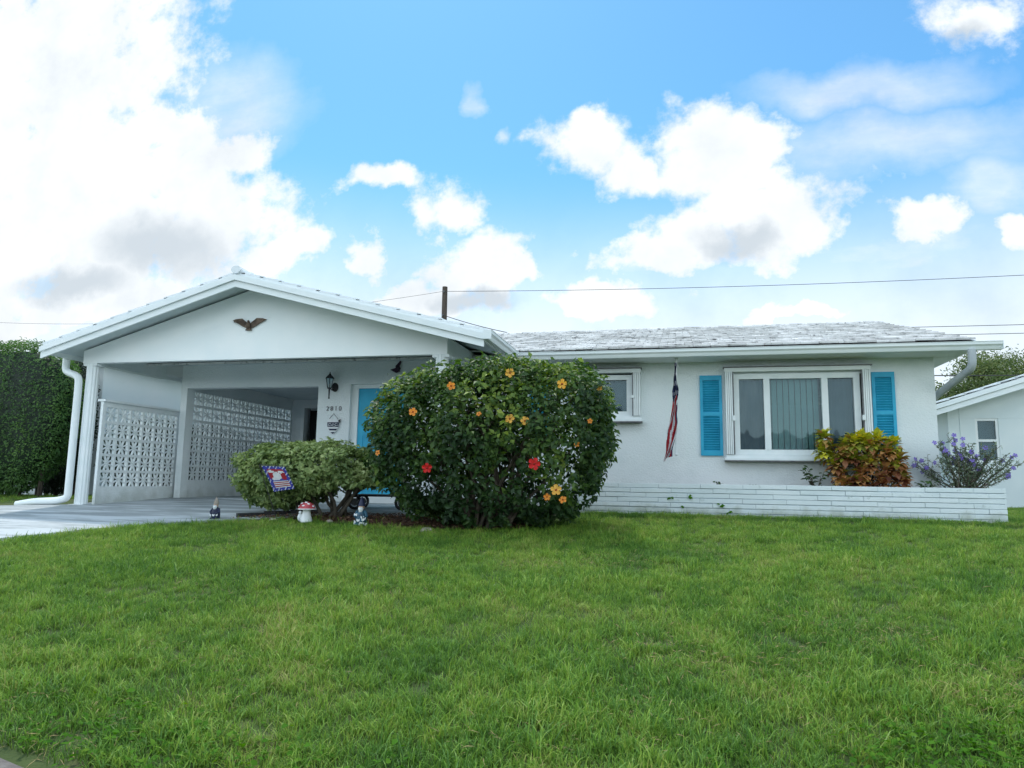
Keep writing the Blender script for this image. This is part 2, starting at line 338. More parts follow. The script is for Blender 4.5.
CL = [(-1.095, .847, .292, .112), (-1.162, .678, .271, .178), (-.958, .581, .156, .103), (-1.046, .441, .318, .202), (-.821, .505, .137, .089), (-.691, .541, .071, .046), (-.72, .436, .14, .104), (-.598, .372, .071, .028), (-.667, .345, .109, .042), (-.926, .284, .339, .069), (-.838, .587, .079, .04), (-.443, .465, .067, .023), (-.332, .411, .053, .045), (-.473, .341, .042, .039), (-.275, .319, .08, .068), (-.222, .32, .03, .036), (-.359, .261, .143, .043), (-.126, .501, .062, .044), (-.119, .539, .033, .025), (-.068, .457, .049, .04), (.064, .453, .108, .062), (.024, .487, .055, .039), (.118, .463, .059, .044), (.115, .369, .124, .072), (.035, .345, .074, .055), (.191, .349, .063, .042), (.319, .345, .054, .027), (.402, .623, .065, .043), (.427, .307, .027, .026), (-.104, .258, .114, .032), (.162, .231, .1, .016), (-.034, .31, .083, .029), (-1.106, .247, .127, .039),
      (-.90, .40, .22, .13), (-1.0, .70, .20, .14), (-1.1, .56, .25, .14), (1.1, .5, .4, .2), (.9, .3, .3, .1), (-2.2, .7, .8, .5), (1.9, 1.1, .5, .4)]
SH = [(-.858, .385, .176, .074), (-1.011, .323, .185, .053), (.088, .335, .079, .037), (-.281, .266, .077, .027), (.377, .609, .06, .032), (1.1, .45, .3, .1), (-2.2, .5, .6, .3)]
VE = [(-.296, .579, .022, .028), (-.231, .532, .016, .018), (.296, .461, .207, .051), (.25, .544, .163, .038), (.162, .247, .418, .082), (.264, .31, .218, .054), (-.076, .272, .169, .073), (.398, .383, .069, .081), (-.724, .612, .134, .108), (.397, .199, .28, .077)]
n1 = noi(P0, 11, 10, .62).outputs[0]; n2 = noi(P0, 2.2, 6).outputs[0]
fcl = mth('SUBTRACT', 1.12, blobs(CL, PW))
fcl = mth('ADD', fcl, mth('MULTIPLY', mth('SUBTRACT', n1, .5), 2.6))
mr = nn(nt, 'ShaderNodeMapRange', interpolation_type='SMOOTHSTEP'); mr.inputs[1].default_value = -.22; mr.inputs[2].default_value = .55; Lk(fcl, mr.inputs[0]); cov = mr.outputs[0]
# thin veils
vn = noi(vm('MULTIPLY', P0, (4, 11, 1)).outputs[0], 1, 7, .6).outputs[0]
fv = mth('SUBTRACT', 1.2, blobs(VE, PW)); fv = mth('MULTIPLY', mth('MULTIPLY', fv, 1.1, True), mth('ADD', mth('MULTIPLY', vn, 1.5), -.12), True)
# other half of the sky (behind the camera)
gen = nn(nt, 'ShaderNodeTexNoise'); gen.inputs['Scale'].default_value = 2.2; gen.inputs['Detail'].default_value = 8; Lk(tc.outputs['Generated'], gen.inputs['Vector'])
mb_ = nn(nt, 'ShaderNodeMapRange', interpolation_type='SMOOTHSTEP'); mb_.inputs[1].default_value = .47; mb_.inputs[2].default_value = .60; Lk(gen.outputs[0], mb_.inputs[0])
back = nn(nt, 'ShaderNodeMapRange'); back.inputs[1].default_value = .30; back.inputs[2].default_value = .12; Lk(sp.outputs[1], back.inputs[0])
front = mth('MAXIMUM', cov, mth('MULTIPLY', fv, .80)); mixb = nn(nt, 'ShaderNodeMix', data_type='FLOAT'); Lk(back.outputs[0], mixb.inputs[0]); Lk(front, mixb.inputs[2]); Lk(mb_.outputs[0], mixb.inputs[3])
coverage = mixb.outputs[0]
# haze towards the horizon
hz = nn(nt, 'ShaderNodeMapRange', interpolation_type='SMOOTHSTEP'); hz.inputs[1].default_value = .42; hz.inputs[2].default_value = .17; hz.inputs[4].default_value = .84; Lk(sp.outputs[2], hz.inputs[0])
coverage = mth('MAXIMUM', coverage, hz.outputs[0])
n3 = noi(P0, 6, 7, .6).outputs[0]
fs = mth('ADD', mth('SUBTRACT', 1.15, blobs(SH, PW)), mth('MULTIPLY', mth('SUBTRACT', n2, .5), 1.6))
ms2 = nn(nt, 'ShaderNodeMapRange', interpolation_type='SMOOTHSTEP'); ms2.inputs[1].default_value = 0; ms2.inputs[2].default_value = .9; Lk(fs, ms2.inputs[0])
cc = nn(nt, 'ShaderNodeMix', data_type='RGBA'); cc.inputs[6].default_value = (7.3, 7.6, 7.8, 1); cc.inputs[7].default_value = (3.9, 4.5, 5.05, 1); shd = mth('MAXIMUM', mth('MULTIPLY', ms2.outputs[0], .78), mth('MULTIPLY', mth('SUBTRACT', n3, .42), 1.5, True)); Lk(shd, cc.inputs[0])
sg = nn(nt, 'ShaderNodeMix', data_type='RGBA', blend_type='MULTIPLY'); sg.inputs[0].default_value = 1; Lk(sky.outputs[0], sg.inputs[6]); sg.inputs[7].default_value = (.66, 1.20, 1.36, 1)
bb = nn(nt, 'ShaderNodeMix', data_type='RGBA'); Lk(back.outputs[0], bb.inputs[0]); Lk(cc.outputs[2], bb.inputs[6]); bb.inputs[7].default_value = (15.2, 16.9, 17.6, 1)   # extra-bright clouds behind the camera, added to light the house front
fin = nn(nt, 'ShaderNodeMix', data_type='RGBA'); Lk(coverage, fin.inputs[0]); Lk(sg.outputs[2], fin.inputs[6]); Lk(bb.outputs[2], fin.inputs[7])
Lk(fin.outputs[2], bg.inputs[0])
sc.view_settings.view_transform = 'Standard'; sc.view_settings.look = 'None'; sc.view_settings.exposure = 0

# ------------------------------------------------------------------ ground
def hgt(x, y):
    yy_ = min(max(y, 1.0), 10.5)
    z = .05 - .085 * (10.5 - yy_)
    if 2 < y < 9.5 and -9 < x < 8: z += .02 * noise.noise(Vector((x * .55, y * .55, 0))) * min(1, y - 2, 9.5 - y)
    return z
def kerbY(x): return 2.46 - .285 * (x + 2.5)
xs = sorted(set([-600, -300, -120, -60, -30, -20, -16] + [round(-14 + .4 * i, 2) for i in range(61)] + [14, 20, 30, 60, 120, 300, 600]))
ys = sorted(set([-600, -200, -60, -25, -12, -6, -3, -1, 0, .5, 12.5, 14, 17, 20, 25, 30, 45, 80, 200, 900] + [round(1 + .3 * i, 2) for i in range(37)]))
mb = MB()
for i in range(len(xs)):
    for j in range(len(ys)): mb.v.append((xs[i], ys[j], hgt(xs[i], ys[j])))
nj = len(ys)
for i in range(len(xs) - 1):
    for j in range(len(ys) - 1): mb.f.append((i * nj + j, (i + 1) * nj + j, (i + 1) * nj + j + 1, i * nj + j + 1)); mb.r.append(0); mb.m.append(0)
tag(mb.build('ground', M['soil'], smooth=True), 'soil ground under the lawn reaching to the horizon', 'ground', kind='structure')
def edgeX(y):   # right edge of the driveway
    pts = [(-3, -7.9), (5.5, -7.95), (6.9, -7.55), (7.9, -6.95), (8.6, -6.3), (8.95, -5.85), (9.2, -5.2), (9.7, -5.1), (9.9, -2.5), (20, -2.5)]
    for (a, b), (c, d) in zip(pts, pts[1:]):
        if a <= y <= c: return b + (d - b) * (y - a) / (c - a)
    return -2.5
def slabz(y):
    if y < 9.6: return hgt(-10, y) + .035
    return .01 + max(0, (min(y, 12) - 9.6)) * .045
def leftX(y): return -11.0 if y < 9.3 else (-11.0 + (y - 9.3) * 2.0 if y < 9.95 else -9.7)
mb = MB(); yl = [-1.2 + .25 * i for i in range(53)]; yl = [y for y in yl if y < 11.86] + [11.86]
for a, b in zip(yl, yl[1:]):
    N_ = 14
    for i in range(N_):
        la, lb = leftX(a), leftX(b); xa0, xb0 = la + (edgeX(a) - la) * i / N_, la + (edgeX(a) - la) * (i + 1) / N_
        xa1, xb1 = lb + (edgeX(b) - lb) * i / N_, lb + (edgeX(b) - lb) * (i + 1) / N_
        mb.quad((xa0, a, slabz(a)), (xb0, a, slabz(a)), (xb1, b, slabz(b)), (xa1, b, slabz(b)), r=0)
    mb.quad((edgeX(a), a, slabz(a)), (edgeX(a), a, slabz(a) - .1), (edgeX(b), b, slabz(b) - .1), (edgeX(b), b, slabz(b)), r=0)
    mb.quad((leftX(a), a, slabz(a)), (leftX(b), b, slabz(b)), (leftX(b), b, slabz(b) - .1), (leftX(a), a, slabz(a) - .1), r=0)
tag(mb.build('driveway', M['slab']), 'pale painted concrete driveway running into the carport', 'driveway', kind='structure')
mb = MB(); mb.box(-9.3, -2.5, 11.86, 16, -.05, .118); tag(mb.build('carport_floor', M['slab']), 'painted concrete floor under the house', 'floor', kind='structure')
# street and kerb strip
mb = MB()
for a in range(-60, 60):
    x0, x1 = a * .5, a * .5 + .5
    for (da, db, za, zb, k) in ((0, -.16, .02, .02, 0), (-.16, -.20, .02, -.06, 0), (-.20, -.6, -.06, -.075, 0)):
        mb.quad((x0, kerbY(x0) + da, hgt(x0, kerbY(x0)) + za), (x0, kerbY(x0) + db, hgt(x0, kerbY(x0)) + zb), (x1, kerbY(x1) + db, hgt(x1, kerbY(x1)) + zb), (x1, kerbY(x1) + da, hgt(x1, kerbY(x1)) + za))
tag(mb.build('kerb', M['kerb']), 'concrete kerb at the front edge of the lawn', 'kerb', kind='structure')
mb = MB(); mb.quad((-60, kerbY(-60) - .6, -.7), (-60, -16, -.7), (60, -26, -.7), (60, kerbY(60) - .6, -.7)); tag(mb.build('street', M['street']), 'asphalt street in front of the lawn', 'street', kind='structure')
# mulch bed
BED = [(-6.0, 8.95), (-5.2, 9.05), (-4.2, 8.92), (-3.4, 8.62), (-2.6, 8.62), (-1.9, 8.8), (-1.7, 9.2), (-1.8, 9.6), (-2.5, 9.88), (-5.1, 9.66), (-5.6, 9.3)]
def inpoly(x, y, P):
    c = False
    for i in range(len(P)):
        (x1, y1), (x2, y2) = P[i], P[i - 1]
        if (y1 > y) != (y2 > y) and x < (x2 - x1) * (y - y1) / (y2 - y1) + x1: c = not c
    return c
mb = MB(); cx, cy = -3.4, 9.2
for i in range(len(BED)):
    a, b = BED[i], BED[(i + 1) % len(BED)]
    mb.quad((a[0], a[1], hgt(*a) + .012), (b[0], b[1], hgt(*b) + .012), (cx, cy, hgt(cx, cy) + .035))
tag(mb.build('mulch_bed', M['mulchbase']), 'reddish brown earth of the shrub bed', 'flower bed', kind='structure')
P = []
while len(P) < 5200:
    x, y = random.uniform(-6, -1.6), random.uniform(8.5, 9.9)
    if inpoly(x, y, BED): P.append((x, y, hgt(x, y) + .03 + random.random() * .02))
P = np.array(P); n = len(P); Nn = unit(np.array([0, 0, 1.]) + rdir(n) * .5)
V, F, rr = leaf_arrays(P, Nn, rdir(n), .03 + .05 * rng.random(n), .012 + .014 * rng.random(n), fold=.1, droop=0)
tag(mesh_np('mulch_chips', V, F, M['mulch'], None, rr), 'loose reddish bark chips spread under the shrubs', 'mulch', kind='stuff')
mb = MB()
ep = [(-5.95, 9.0), (-5.72, 9.3), (-5.45, 9.56), (-5.05, 9.68)]
for a, b in zip(ep, ep[1:]):
    d = (Vector((*b, 0)) - Vector((*a, 0))); nrm = Vector((-d.y, d.x, 0)).normalized() * .03
    c = (Vector((*a, 0)) + Vector((*b, 0))) / 2; mb.obox((c.x, c.y, hgt(c.x, c.y) + .03), d * .5, nrm, (0, 0, .05))
tag(mb.build('bed_edging', M['black']), 'low black edging strip between driveway and shrub bed', 'edging')

# ------------------------------------------------------------------ grass (one stuff object of instanced tufts)
gm = bpy.data.materials.new('grass_blades'); gm.use_nodes = True; nt = gm.node_tree; L = nt.links.new; b = nt.nodes['Principled BSDF']
oi = nn(nt, 'ShaderNodeObjectInfo'); ge = nn(nt, 'ShaderNodeNewGeometry'); an = nn(nt, 'ShaderNodeAttribute', attribute_name='rnd'); at = nn(nt, 'ShaderNodeAttribute', attribute_name='tip')
no = nn(nt, 'ShaderNodeTexNoise'); no.inputs['Scale'].default_value = .75; no.inputs['Detail'].default_value = 5; L(ge.outputs['Position'], no.inputs['Vector'])
def mx(a, b_, f):
    m = nn(nt, 'ShaderNodeMix', data_type='FLOAT'); m.inputs[0].default_value = f; L(a, m.inputs[2]); L(b_, m.inputs[3]); return m.outputs[0]
mrg = nn(nt, 'ShaderNodeMapRange'); mrg.inputs[1].default_value = .3; mrg.inputs[2].default_value = .7; L(no.outputs[0], mrg.inputs[0])
no2 = nn(nt, 'ShaderNodeTexNoise'); no2.inputs['Scale'].default_value = 3.2; no2.inputs['Detail'].default_value = 5; L(ge.outputs['Position'], no2.inputs['Vector'])
mrh = nn(nt, 'ShaderNodeMapRange'); mrh.inputs[1].default_value = .32; mrh.inputs[2].default_value = .68; L(no2.outputs[0], mrh.inputs[0])
f = mx(mx(mx(mrg.outputs[0], mrh.outputs[0], .48), oi.outputs['Random'], .20), an.outputs['Fac'], .36)
r1 = ramp(nt, [(0, (.040, .112, .022)), (.32, (.100, .235, .034)), (.52, (.195, .365, .046)), (.68, (.31, .45, .065)), (.80, (.42, .43, .14)), (1, (.50, .41, .22))]); L(f, r1.inputs[0])
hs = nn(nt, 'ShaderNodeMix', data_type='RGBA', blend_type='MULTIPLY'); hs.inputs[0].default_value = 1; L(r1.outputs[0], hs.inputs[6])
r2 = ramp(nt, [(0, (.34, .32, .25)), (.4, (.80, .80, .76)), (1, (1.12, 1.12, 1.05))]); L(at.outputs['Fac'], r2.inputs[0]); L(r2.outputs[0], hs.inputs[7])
L(hs.outputs[2], b.inputs['Base Color']); b.inputs['Roughness'].default_value = .5; b.inputs['Specular IOR Level'].default_value = .35
tl = nn(nt, 'ShaderNodeBsdfTranslucent'); L(hs.outputs[2], tl.inputs['Color']); mshd = nn(nt, 'ShaderNodeMixShader'); mshd.inputs[0].default_value = .38
L(b.outputs[0], mshd.inputs[1]); L(tl.outputs[0], mshd.inputs[2]); L(mshd.outputs[0], nt.nodes['Material Output'].inputs['Surface'])
def tuft(k, nb, rad, h0, h1, wd, lean):
    V = []; F = []; T = []; RR = []
    for i in range(nb):
        a = random.random() * 2 * PI; rr_ = rad * random.random() ** .5; bx_, by_ = rr_ * math.cos(a), rr_ * math.sin(a)
        a2 = random.random() * 2 * PI; le = random.random() * lean + .12; h = random.uniform(h0, h1); dx, dy = math.cos(a2), math.sin(a2)
        w_ = wd * random.uniform(.6, 1.2); sx, sy = -dy * w_ / 2, dx * w_ / 2; k0 = len(V)
        tw = random.uniform(-.8, .8); sx, sy = sx * math.cos(tw) - sy * math.sin(tw), sx * math.sin(tw) + sy * math.cos(tw)
        for s_, t in enumerate((0, .4, .75)):
            off = le * h * t ** 1.8; z = h * t * (1 - .25 * le * t); q = 1 - .35 * t
            V += [(bx_ + dx * off - sx * q, by_ + dy * off - sy * q, z), (bx_ + dx * off + sx * q, by_ + dy * off + sy * q, z)]; T += [t, t]
        off = le * h; V.append((bx_ + dx * off * 1.05, by_ + dy * off * 1.05, h * (1 - .35 * le))); T.append(1)
        r_ = random.random() ** 1.0 if random.random() > .05 else 1.0
        F += [(k0, k0 + 1, k0 + 3), (k0, k0 + 3, k0 + 2), (k0 + 2, k0 + 3, k0 + 5), (k0 + 2, k0 + 5, k0 + 4), (k0 + 4, k0 + 5, k0 + 6)]; RR += [r_] * 5
    me = bpy.data.meshes.new('grass_tuft'); me.from_pydata(V, [], F); me.materials.append(gm)
    me.attributes.new('rnd', 'FLOAT', 'FACE').data.foreach_set('value', RR); me.attributes.new('tip', 'FLOAT', 'POINT').data.foreach_set('value', T)
    return bpy.data.objects.new('grass_tuft', me)
tufts = [tuft(k, 26, .075, .035, .085, .0046, .9) for k in range(7)] + [tuft(k, 12, .05, .07, .15, .0062, .9) for k in range(3)]
def lawn_ok(x, y):
    if y < kerbY(x) + .12: return False
    if y < kerbY(x) + .35 and noise.noise(Vector((x * 3, y * 3, 1))) > .12: return False
    if leftX(y) - .05 < x < edgeX(y) and y < 12: return False
    if -10.6 < x < -9.6 and y > 11: return random.random() < .4
    if -9.9 < x < 3.85 and y > 11.0: return False
    if -1.5 < x < 4.4 and y > 11.02 and y < 12: return False
    if -5.3 < x < -1.4 and y > 9.7: return y < 9.72
    if inpoly(x, y, BED): return noise.noise(Vector((x * 4, y * 4, 5))) > .42
    if x < -12.45 and y > 13: return False
    return True
pts = []; 
def scatter(x0, x1, y0, y1, dens):
    n = int((x1 - x0) * (y1 - y0) * dens)
    for _ in range(n):
        x, y = random.uniform(x0, x1), random.uniform(y0, y1)
        # stay inside a wide wedge around what the photo can see
        if y < 9 and not (-1.42 * y - 1.2 < x < .62 * y + 1.6): continue
        if not lawn_ok(x, y): continue
        if noise.noise(Vector((x * 2.2, y * 2.2, 9))) < -.42 and random.random() < .4: continue
        pts.append((x, y))
scatter(-6, 4, 1.4, 4.2, 560); scatter(-9, 6, 4.2, 6.5, 420); scatter(-9, 8, 6.5, 9, 340); scatter(-9, 9, 9, 11.9, 320)
scatter(-20, -11, 2, 16, 55); scatter(-12.4, -9.6, 11.5, 20, 110); scatter(3.9, 9, 11.9, 20, 110)
gme = bpy.data.meshes.new('lawn_grass'); n = len(pts)
gme.from_pydata([(x, y, hgt(x, y) - .004) for x, y in pts], [], [])
ar = gme.attributes.new('rot', 'FLOAT_VECTOR', 'POINT'); ar.data.foreach_set('vector', np.stack([rng.normal(0, .10, n), rng.normal(0, .10, n), rng.random(n) * 6.283], 1).astype(np.float32).ravel())
ascl = gme.attributes.new('scl', 'FLOAT', 'POINT'); sv_ = []
for x, y in pts:
    q = .82 + .30 * noise.noise(Vector((x * 1.1, y * 1.1, 2))) + .20 * noise.noise(Vector((x * 4, y * 4, 2))) + random.uniform(-.12, .15)
    if y > 10: q *= .8
    sv_.append(max(.35, q))
ascl.data.foreach_set('value', np.array(sv_, dtype=np.float32))
ai = gme.attributes.new('pick', 'INT', 'POINT'); ai.data.foreach_set('value', np.where(rng.random(n) < .82, rng.integers(0, 7, n), rng.integers(7, 10, n)).astype(np.int32))
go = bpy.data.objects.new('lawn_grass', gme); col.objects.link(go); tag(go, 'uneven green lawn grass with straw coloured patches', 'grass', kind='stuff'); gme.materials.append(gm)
ng = bpy.data.node_groups.new('scatter_tufts', 'GeometryNodeTree'); ng.interface.new_socket('Geometry', in_out='INPUT', socket_type='NodeSocketGeometry'); ng.interface.new_socket('Geometry', in_out='OUTPUT', socket_type='NodeSocketGeometry')
gi = ng.nodes.new('NodeGroupInput'); gout = ng.nodes.new('NodeGroupOutput'); ip = ng.nodes.new('GeometryNodeInstanceOnPoints'); jn = ng.nodes.new('GeometryNodeJoinGeometry')
for t in reversed(tufts):
    q = ng.nodes.new('GeometryNodeObjectInfo'); q.inputs['Object'].default_value = t; q.inputs['As Instance'].default_value = True; ng.links.new(q.outputs['Geometry'], jn.inputs[0])
def na(nm, tp):
    q = ng.nodes.new('GeometryNodeInputNamedAttribute'); q.data_type = tp; q.inputs['Name'].default_value = nm; return q.outputs['Attribute']
ng.links.new(gi.outputs[0], ip.inputs['Points']); ng.links.new(jn.outputs[0], ip.inputs['Instance']); ip.inputs['Pick Instance'].default_value = True
ng.links.new(na('pick', 'INT'), ip.inputs['Instance Index'])
e2r = ng.nodes.new('FunctionNodeEulerToRotation'); ng.links.new(na('rot', 'FLOAT_VECTOR'), e2r.inputs[0]); ng.links.new(e2r.outputs[0], ip.inputs['Rotation'])
ng.links.new(na('scl', 'FLOAT'), ip.inputs['Scale']); ng.links.new(ip.outputs[0], gout.inputs[0])
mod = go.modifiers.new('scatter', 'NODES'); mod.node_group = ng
# straw and broad-leaved weeds in the lawn
def flatleaves(name, spots, m, size, wr, label, cat, upn=1.0, lift=.03):
    P = []; D = []
    for (x, y, r_, n_) in spots:
        for _ in range(n_):
            a = random.random() * 2 * PI; q = r_ * random.random() ** .6; px, py = x + q * math.cos(a), y + q * math.sin(a)
            if py < kerbY(px) + .05: continue
            P.append((px, py, hgt(px, py) + random.uniform(.2, 1) * lift)); D.append((math.cos(a), math.sin(a), random.uniform(-.1, .5)))
    P = np.array(P); D = np.array(D) + rdir(len(P)) * .5; n = len(P)
    V, F, rr = leaf_arrays(P, unit(np.array([0, 0, upn]) + rdir(n) * .55), D, size * (.5 + rng.random(n)), size * wr * (.5 + rng.random(n)), detail=True)
    return tag(mesh_np(name, V, F, m, None, rr), label, cat, kind='stuff')
flatleaves('broadleaf_weeds', [(1.05, 3.35, .36, 420), (.72, 3.2, .2, 90), (1.45, 3.5, .3, 200), (-2.2, 2.72, .35, 190), (-1.7, 2.62, .33, 150), (-2.6, 2.85, .3, 120), (-1.2, 2.6, .3, 90), (.2, 3.0, .12, 20)], M['weed'], .030, .62, 'low broad leaved weeds growing through the front of the lawn', 'weeds', lift=.065)
flatleaves('dry_straw', [(random.uniform(-4.5, 4.5), random.uniform(2.8, 8.5), random.uniform(.15, .6), 45) for _ in range(40)] + [(-2.5, 2.75, .3, 90), (-.7, 3.0, .3, 60), (2.2, 4.3, .6, 320), (1.6, 4.0, .4, 200), (.3, 4.3, .5, 220), (1.0, 5.2, .5, 200), (-.5, 6.9, .4, 120)], M['straw'], .05, .05, 'dry straw coloured blades lying in the lawn', 'dry grass', lift=.06)

# ------------------------------------------------------------------ the house
house = thing('white_house', (-3, 11.85, 0), 'single storey white stucco house with carport, turquoise shutters and pale tiled roofs', 'house')
def wall_grid(mb, x0, x1, z0, z1, holes, f, depth):
    """wall in the (a, z) plane with rectangular holes; f(a, d, z) maps to world, d in 0..depth"""
    X = sorted({x0, x1, *[h[0] for h in holes], *[h[1] for h in holes]}); Z = sorted({z0, z1, *[h[2] for h in holes], *[h[3] for h in holes]})
    def void(i, j):
        if i < 0 or j < 0 or i >= len(X) - 1 or j >= len(Z) - 1: return True
        cx_, cz_ = (X[i] + X[i + 1]) / 2, (Z[j] + Z[j + 1]) / 2
        return any(h[0] < cx_ < h[1] and h[2] < cz_ < h[3] for h in holes)
    for i in range(len(X) - 1):
        for j in range(len(Z) - 1):
            if void(i, j): continue
            a, b_, c, d = X[i], X[i + 1], Z[j], Z[j + 1]
            mb.quad(f(a, 0, c), f(b_, 0, c), f(b_, 0, d), f(a, 0, d)); mb.quad(f(a, depth, c), f(a, depth, d), f(b_, depth, d), f(b_, depth, c))
            if void(i - 1, j): mb.quad(f(a, 0, c), f(a, 0, d), f(a, depth, d), f(a, depth, c))
            if void(i + 1, j): mb.quad(f(b_, 0, c), f(b_, depth, c), f(b_, depth, d), f(b_, 0, d))
            if void(i, j - 1): mb.quad(f(a, 0, c), f(a, depth, c), f(b_, depth, c), f(b_, 0, c))
            if void(i, j + 1): mb.quad(f(a, 0, d), f(b_, 0, d), f(b_, depth, d), f(a, depth, d))
YW = 11.85
mb = MB()
holes = [(-9.06, -6.34, -.2, 2.17), (-5.71, -4.60, -.2, 2.20), (.82, 2.80, .98, 2.24), (-1.95, -.72, 1.62, 2.30)]
wall_grid(mb, -9.19, 3.78, -.2, 2.60, holes, lambda a, d, z: (a, YW + d, z), .2)
mb.build('front_wall', M['stucco'], house)
mb = MB()
wall_grid(mb, 12.05, 20, -.2, 2.6, [], lambda a, d, z: (3.78 - d, a, z), .2)
mb.prism([(0, 0)] * 3, 0, 0) if False else None
mb.quad((3.779, 11.95, 2.6), (3.779, 20, 2.6), (3.779, 15.9, 3.74)); mb.build('side_wall', M['stucco'], house)
mb = MB(); mb.box(-9.2, 3.58, 19.8, 20, -.2, 2.6); mb.build('back_wall', M['stucco'], house)
mb = MB(); mb.box(-9.2, -9.0, 15.8, 19.8, -.2, 2.6); mb.build('side_wall', M['stucco'], house)
mb = MB(); wall_grid(mb, -9.08, -6.34, .0, 2.6, [(-8.78, -7.9, .0, 2.2)], lambda a, d, z: (a, 15.8 + d, z), .15); mb.build('rear_wall', M['stucco'], house)
mb = MB(); mb.box(-6.34, -6.14, 12.05, 15.8, 0, 2.6); mb.box(-8.9, -7.7, 16.3, 16.34, 0, 2.4); mb.build('inner_wall', M['stucco'], house)
mb = MB(); mb.box(-8.73, -7.95, 15.97, 16.0, .1, 2.15); mb.build('dark_doorway_sheet', M['dark'], house)  # near-black sheet; the unlit doorway is put into its colour
mb = MB()
for (a, b_, c, d) in ((-8.86, -8.78, .1, 2.28), (-7.9, -7.82, .1, 2.28), (-8.78, -7.9, 2.2, 2.28)): mb.box(a, b_, 15.77, 15.8, c, d)
mb.build('door_frame', M['paint'], house)
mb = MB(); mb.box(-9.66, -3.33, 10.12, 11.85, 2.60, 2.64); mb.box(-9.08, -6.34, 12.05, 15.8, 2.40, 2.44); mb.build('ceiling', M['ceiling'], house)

# carport: beam and gable triangle in one plane, headers, columns
RX, RZ = -6.55, 3.50          # underside of ridge at the gable
LX, LZ, QX, QZ = -10.02, 2.47, -2.60, 2.46
def under(x): return RZ - (RX - x) * (RZ - LZ) / (RX - LX) if x < RX else RZ - (x - RX) * (RZ - QZ) / (QX - RX)
mb = MB(); mb.prism([(-9.69, 2.36), (-3.30, 2.36), (-3.30, under(-3.3)), (RX, RZ), (-9.69, under(-9.69))], 10.0, 10.12); mb.build('gable_wall', M['gable'], house)
for x0, x1 in ((-9.69, -9.55), (-3.44, -3.30)):
    mb = MB(); mb.box(x0, x1, 10.12, 11.85, 2.36, 2.62); mb.build('beam', M['stucco'], house)
for (x, y) in ((-9.55, 10.08), (-3.40, 10.08)):
    mb = MB(); z0 = -.05
    for k in range(1):
        n_ = 24; prof = []
        kk = len(mb.v)
        for z in (z0, 2.36):
            for j in range(n_ * 2):
                a = PI * j / n_; rr_ = .098 if j % 4 < 2 else .091
                mb.v.append((x + rr_ * math.cos(a), y + rr_ * math.sin(a), z))
        for j in range(n_ * 2): mb.f.append((kk + j, kk + (j + 1) % (2 * n_), kk + 2 * n_ + (j + 1) % (2 * n_), kk + 2 * n_ + j)); mb.r.append(0); mb.m.append(0)
    cl_ = mb.build('column', M['vinyl'], house)
    mb = MB(); mb.box(x - .13, x + .13, y - .13 + .05, y + .13, 2.315, 2.358); mb.build('top_plate', M['vinyl'], cl_); mb = MB(); mb.box(x - .13, x + .13, y - .12, y + .13, -.03, .03); mb.build('base_plate', M['vinyl'], cl_)

# roof helpers
def roof_tiles(mb, P0, along, Wd, upv, Ln, tw=.33, ex=.33, th=.028, jit=1.0):
    P0, along, upv = Vector(P0), Vector(along).normalized(), Vector(upv).normalized(); nrm = along.cross(upv).normalized()
    if nrm.z < 0: nrm = -nrm
    nc = max(1, round(Wd / tw)); tw_ = Wd / nc; nr = max(1, math.ceil(Ln / ex))
    for r_ in range(nr):
        for c_ in range(nc):
            stag = 0
            l = min(ex * 1.18, Ln - r_ * ex)
            if l < .05: continue
            j1 = random.uniform(-1, 1) * .004 * jit; j2 = random.uniform(-1, 1) * .010 * jit
            tilt = (upv * 1.0 - nrm * (.055 + random.uniform(-.008, .008) * jit)).normalized(); tn = along.cross(tilt).normalized(); tn = tn if tn.z > 0 else -tn
            c = P0 + along * (tw_ * (c_ + .5 + (.5 if (r_ % 2 and 0 < c_ < nc - 1) else 0))) + upv * (r_ * ex + l / 2 + j2) + nrm * (.045 + j1)
            mb.obox(c, along * (tw_ / 2 - .004), tilt * (l / 2), tn * (th / 2))
def deck(mb, P0, along, Wd, upv, Ln, th):
    P0, along, upv = Vector(P0), Vector(along).normalized(), Vector(upv).normalized(); nrm = along.cross(upv).normalized()
    if nrm.z < 0: nrm = -nrm
    mb.obox(P0 + along * Wd / 2 + upv * Ln / 2 - nrm * th / 2, along * Wd / 2, upv * Ln / 2, nrm * th / 2)
# main roof
sl_ = .272; upf = Vector((0, 1, sl_)); LnF = math.sqrt(4.63 ** 2 + (4.63 * sl_) ** 2)
mb = MB(); roof_tiles(mb, (-9.6, 11.25, 2.565), (1, 0, 0), 13.75, upf, LnF, .26, .30, jit=1.8)
deck(mb, (-9.6, 11.30, 2.56), (1, 0, 0), 13.72, upf, LnF, .04)
deck(mb, (-9.6, 20.55, 2.56), (1, 0, 0), 13.72, (0, -1, sl_), LnF, .04)
roof_tiles(mb, (-9.6, 20.55, 2.565), (1, 0, 0), 13.75, (0, -1, sl_), LnF, 1.0)
for i in range(38):
    x = -9.6 + i * .362; mb.tube([(x, 15.9, 3.855 + .012), (x + .385, 15.9, 3.855 - .004)], .085, 10, flat=.7)
mb.build('roof', M['tile'], house)
mb = MB(); mb.box(4.06, 4.12, 11.4, 11.401, 2.5, 2.501)
mb = MB()
mb.obox((4.145, 13.57, 3.08 + .06), (.012, 0, 0), Vector((0, 4.63 / 2, 4.63 * sl_ / 2)), (0, 0, .085))
mb.obox((4.145, 18.22, 3.08 + .06), (.012, 0, 0), Vector((0, -4.63 / 2, 4.63 * sl_ / 2)), (0, 0, .085)); mb.build('barge_board', M['fascia'], house)
